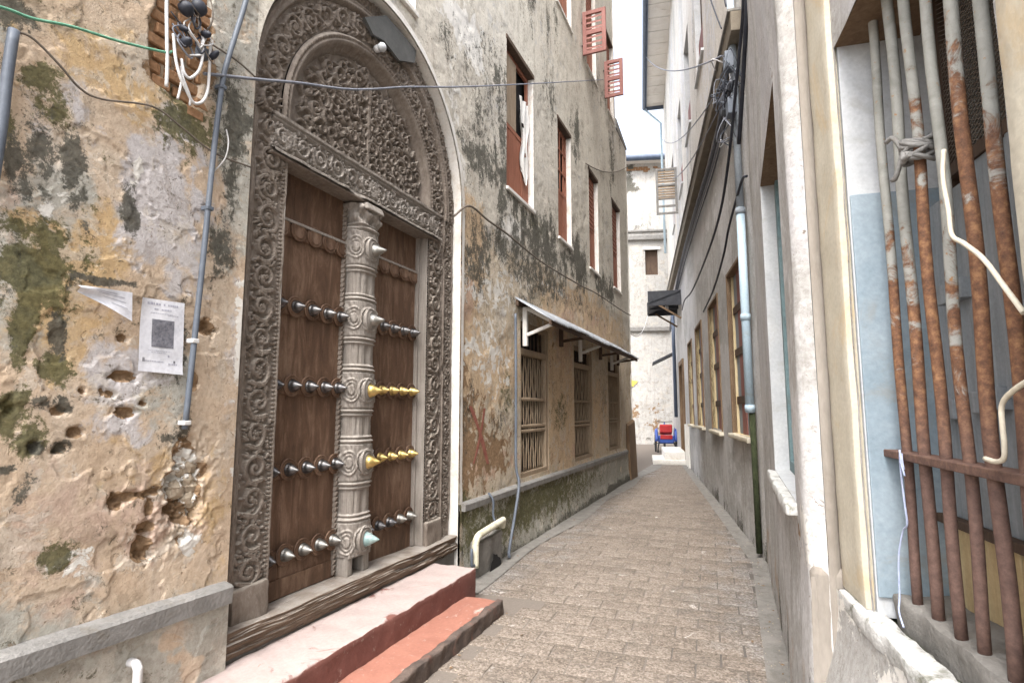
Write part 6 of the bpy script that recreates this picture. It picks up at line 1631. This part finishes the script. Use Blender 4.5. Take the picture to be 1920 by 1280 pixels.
for (z0, z1, dd) in ((9.4, 9.62, .16), (9.8, 9.9, .08), (5.1, 5.3, .14)):
    p = MB(); p.fbox(FE, -6, 20, z0, z1, -.01, dd); p.build('moulding', M['ledge'], end_house, .02)
rb = random.Random(8)
for r_ in range(4):
    for k in range(26):
        if rb.random() < .3 + .1 * r_: continue
        p = MB(); s_ = 4.9 + k * .23 + (.1 if r_ % 2 else 0); z = 12.92 - r_ * .09; p.fbox(FE, s_, s_ + .21, z, z + .075, -.01, .03 + rb.uniform(0, .02)); p.build('brick', M['brickmat'], end_house)
p = MB(); p.fbox(FE, -6, 20, 13.16, 13.24, -5.2, .45); p.build('roof_slab', M['soffit'], end_house)
p = MB(); p.tube([FE(-6, 13.25, .5), FE(20, 13.25, .5)], .14, 10); p.build('gutter', M['gutter'], end_house)
p = MB()
q = []
for i in range(12):
    t = 2 * math.pi * i / 12; q.append(FE(5.42 + .30 * math.cos(t) * (1 + .35 * math.sin(3 * t)), 2.75 + .17 * math.sin(t) * (1 + .3 * math.cos(2 * t + 1)), .035))
p.poly(q); p.build('yellow_paint_patch', M['yellowpaint'], end_house)

# ------------------------------------------------------------------ tricycle parked at the far end
TP = Vector((-.28, 21.95, 0)); ty = R(11)
tr = thing('cargo_tricycle', 'blue cargo tricycle with a red padded seat, parked at the far end of the alley', 'tricycle', TP, None, ty)
TM = Matrix.Translation(TP) @ Matrix.Rotation(ty, 4, 'Z') @ Matrix.Diagonal((.86, .9, .95, 1))
def T3(x, y, z): return TM @ Vector((x, y, z))
def tpart(name, mb, mat, par=None, bev=0.0): return mb.build(name, M[mat], par or tr, bev)
def tbox(x0, x1, y0, y1, z0, z1):
    m = MB(); m.hexa([T3(x0, y0, z0), T3(x1, y0, z0), T3(x1, y1, z0), T3(x0, y1, z0), T3(x0, y0, z1), T3(x1, y0, z1), T3(x1, y1, z1), T3(x0, y1, z1)]); return m
tpart('cargo_box', tbox(-.34, .34, -.35, .30, .34, .62), 'bluemetal', None, .03)
for sx in (-1, 1):
    m = MB(); pts = []
    for k in range(9):
        a = math.pi * (k / 8); pts.append(T3(sx * .40, -.05 + .38 * math.cos(a), .42 + .42 * math.sin(a)))
    m.tube(pts, .055, 8, 2); tpart('mudguard', m, 'bluemetal')
    m = MB(); m.hexa([T3(sx * .35, -.35, .45), T3(sx * .37, -.35, .45), T3(sx * .37, .25, .45), T3(sx * .35, .25, .45), T3(sx * .35, -.25, .95), T3(sx * .37, -.25, .95), T3(sx * .37, .1, .85), T3(sx * .35, .1, .85)]); tpart('side_panel', m, 'bluemetal')
    m = MB(); ring = [T3(sx * .44, -.05 + .31 * math.cos(2 * math.pi * k / 20), .33 + .31 * math.sin(2 * math.pi * k / 20)) for k in range(21)]
    m.tube(ring, .028, 7); tw = tpart('wheel', m, 'rubber')
    m = MB()
    for k in range(8):
        a = 2 * math.pi * k / 8; m.tube([T3(sx * .44, -.05, .33), T3(sx * .44, -.05 + .3 * math.cos(a), .33 + .3 * math.sin(a))], .006, 4)
    tpart('spokes', m, 'wiregrey', tw)
m = MB(); m.tube([T3(-.46, -.05, .33), T3(.46, -.05, .33)], .02, 8); tpart('axle', m, 'iron')
m = MB(); m.tube([T3(0, 1.0 + .31 * math.cos(2 * math.pi * k / 20), .33 + .31 * math.sin(2 * math.pi * k / 20)) for k in range(21)], .028, 7); tpart('wheel', m, 'rubber')
tpart('seat', tbox(-.25, .25, -.20, .25, .66, .78), 'redvinyl', None, .04); tpart('backrest', tbox(-.26, .26, -.30, -.22, .74, 1.06), 'redvinyl', None, .035)
tpart('rear_plate', tbox(-.25, .25, -.372, -.352, .50, .66), 'redvinyl', None, .01)
for sx in (-1, 1):
    m = MB(); m.tube([T3(sx * .30, -.36, .40), T3(sx * .36, -.42, .18), T3(sx * .37, -.46, .0)], .025, 6); tpart('stand_leg', m, 'rubber')
m = MB(); m.tube([T3(0, .95, .35), T3(0, .85, .75), T3(0, .75, 1.12)], .022, 8); m.tube([T3(0, .3, .5), T3(0, .85, .75)], .022, 8); tpart('front_fork', m, 'bluemetal')
m = MB(); m.tube([T3(-.32, .62, 1.16), T3(-.15, .74, 1.14), T3(.15, .74, 1.14), T3(.32, .62, 1.16)], .016, 7, 3); tpart('handlebar', m, 'iron')

# ------------------------------------------------------------------ pavers: 0.30 x 0.20 m, running bond along the alley
variants = []
for k in range(8):
    me = rough_box(-.146, .146, -.0965, .0965, -.03, 0.0, .05, .0018, 14, .005, 60 + k); me.name = 'paver'; me.materials.append(M['paver']); variants.append(me)
pa = R(3.3)
def pw(i, j):
    """centre of paver i in course j"""
    lx = i * .303 + (.1515 if j % 2 else 0) + 2.4; ly = j * .2035
    return 2.2 + (lx - 2.4) * math.cos(pa) - ly * math.sin(pa), 1.0 + (lx - 2.4) * math.sin(pa) + ly * math.cos(pa)
cand = []
for j in range(-8, 92):
    for i in range(-14, 8):
        x, y = pw(i, j)
        if y < 1.2 or y > 17.5: continue
        lo = .22 if y > 4.6 else .80
        if x < lo or x > right_edge(y) - .08: continue
        cand.append((math.hypot(x - 2.55, y), x, y))
def in_view(x, y):
    q = Vector((x - 2.55, y, -1.6)); f = q.dot(fwd); r_ = q.dot(rgt)
    return f > 2.9 and abs(r_ / f) < .95
near = sorted([c_ for c_ in cand if in_view(c_[1], c_[2])])[:300]
nearset = set((c_[1], c_[2]) for c_ in near)
rp = random.Random(17)
for (d_, x, y) in near:
    o = bpy.data.objects.new('paver', rp.choice(variants)); COL.objects.link(o); o.parent = pav
    o.location = (x + rp.uniform(-.002, .002), y + rp.uniform(-.002, .002), rp.uniform(-.0025, .0025)); o.rotation_euler = (rp.uniform(-.006, .006), rp.uniform(-.006, .006), pa + rp.uniform(-.008, .008) + (math.pi if rp.random() < .5 else 0))
rest = MB()
for (d_, x, y) in cand:
    if (x, y) in nearset: continue
    z = rp.uniform(-.0025, .002); c_, s_ = math.cos(pa), math.sin(pa); q = []
    for zz, e in ((-.03, 0), (z, .004)):
        for (u, v) in ((-.146 + e, -.0965 + e), (.146 - e, -.0965 + e), (.146 - e, .0965 - e), (-.146 + e, .0965 - e)): q.append((x + u * c_ - v * s_, y + u * s_ + v * c_, zz))
    rest.hexa(q)
ro = rest.build('paving', M['mortar'], pav); ro['kind'] = 'stuff'
# concrete margins along both walls
mg = MB()
for i in range(60):
    y0 = 1.0 + i * .28; y1 = y0 + .28
    for (f0, f1) in ((lambda y: right_edge(y) - .17, lambda y: right_edge(y) + .1), (lambda y: -.02, lambda y: .27 + .05 * math.sin(y * 1.7))):
        if f0(1) < 1 and y0 < 4.6: continue
        mg.v += [(f0(y0), y0, .004), (f1(y0), y0, .006), (f1(y1), y1, .006), (f0(y1), y1, .004)]
        b_ = len(mg.v) - 4; mg.f.append((b_, b_ + 1, b_ + 2, b_ + 3)); mg.smooth.append(True)
mg.build('concrete_margin', M['cement'], pav)
# grit and leaf scraps caught along the edges
gt = MB(); rg = random.Random(3)
for k in range(900):
    y = 1.6 + (rg.random() ** 1.6) * 12
    if rg.random() < .5: x = right_edge(y) - abs(rg.gauss(.0, .12)) - .03
    else: x = (.72 if y < 4.35 else .13) + abs(rg.gauss(0, .14))
    if rg.random() < .18: x = rg.uniform(.9, 2.5)
    q = rg.uniform(.002, .0075); a = rg.uniform(0, 6.28); c_, s_ = math.cos(a), math.sin(a); h = q * rg.uniform(.4, .9); w2 = q * rg.uniform(.5, 1)
    b_ = len(gt.v)
    gt.v += [(x + c_ * q, y + s_ * q, .004), (x - s_ * w2, y + c_ * w2, .004), (x - c_ * q, y - s_ * q, .004), (x + s_ * w2, y - c_ * w2, .004), (x, y, .005 + h)]
    gt.f += [(b_, b_ + 1, b_ + 4), (b_ + 1, b_ + 2, b_ + 4), (b_ + 2, b_ + 3, b_ + 4), (b_ + 3, b_, b_ + 4)]; gt.smooth += [False] * 4
go = gt.build('grit', M['stone']); go['kind'] = 'stuff'
lt = MB()
for k in range(70):
    y = 2.0 + (rg.random() ** 1.4) * 9; x = right_edge(y) - abs(rg.gauss(.0, .10)) - .04 if rg.random() < .5 else (.74 if y < 4.35 else .15) + abs(rg.gauss(0, .1))
    q = rg.uniform(.008, .022); a = rg.uniform(0, 6.28); c_, s_ = math.cos(a), math.sin(a)
    lt.poly([(x + c_ * q, y + s_ * q, .007), (x - s_ * q * .4, y + c_ * q * .4, .012), (x - c_ * q, y - s_ * q, .008), (x + s_ * q * .4, y - c_ * q * .4, .006)])
lo_ = lt.build('leaf_litter', M['brownwood']); lo_['kind'] = 'stuff'
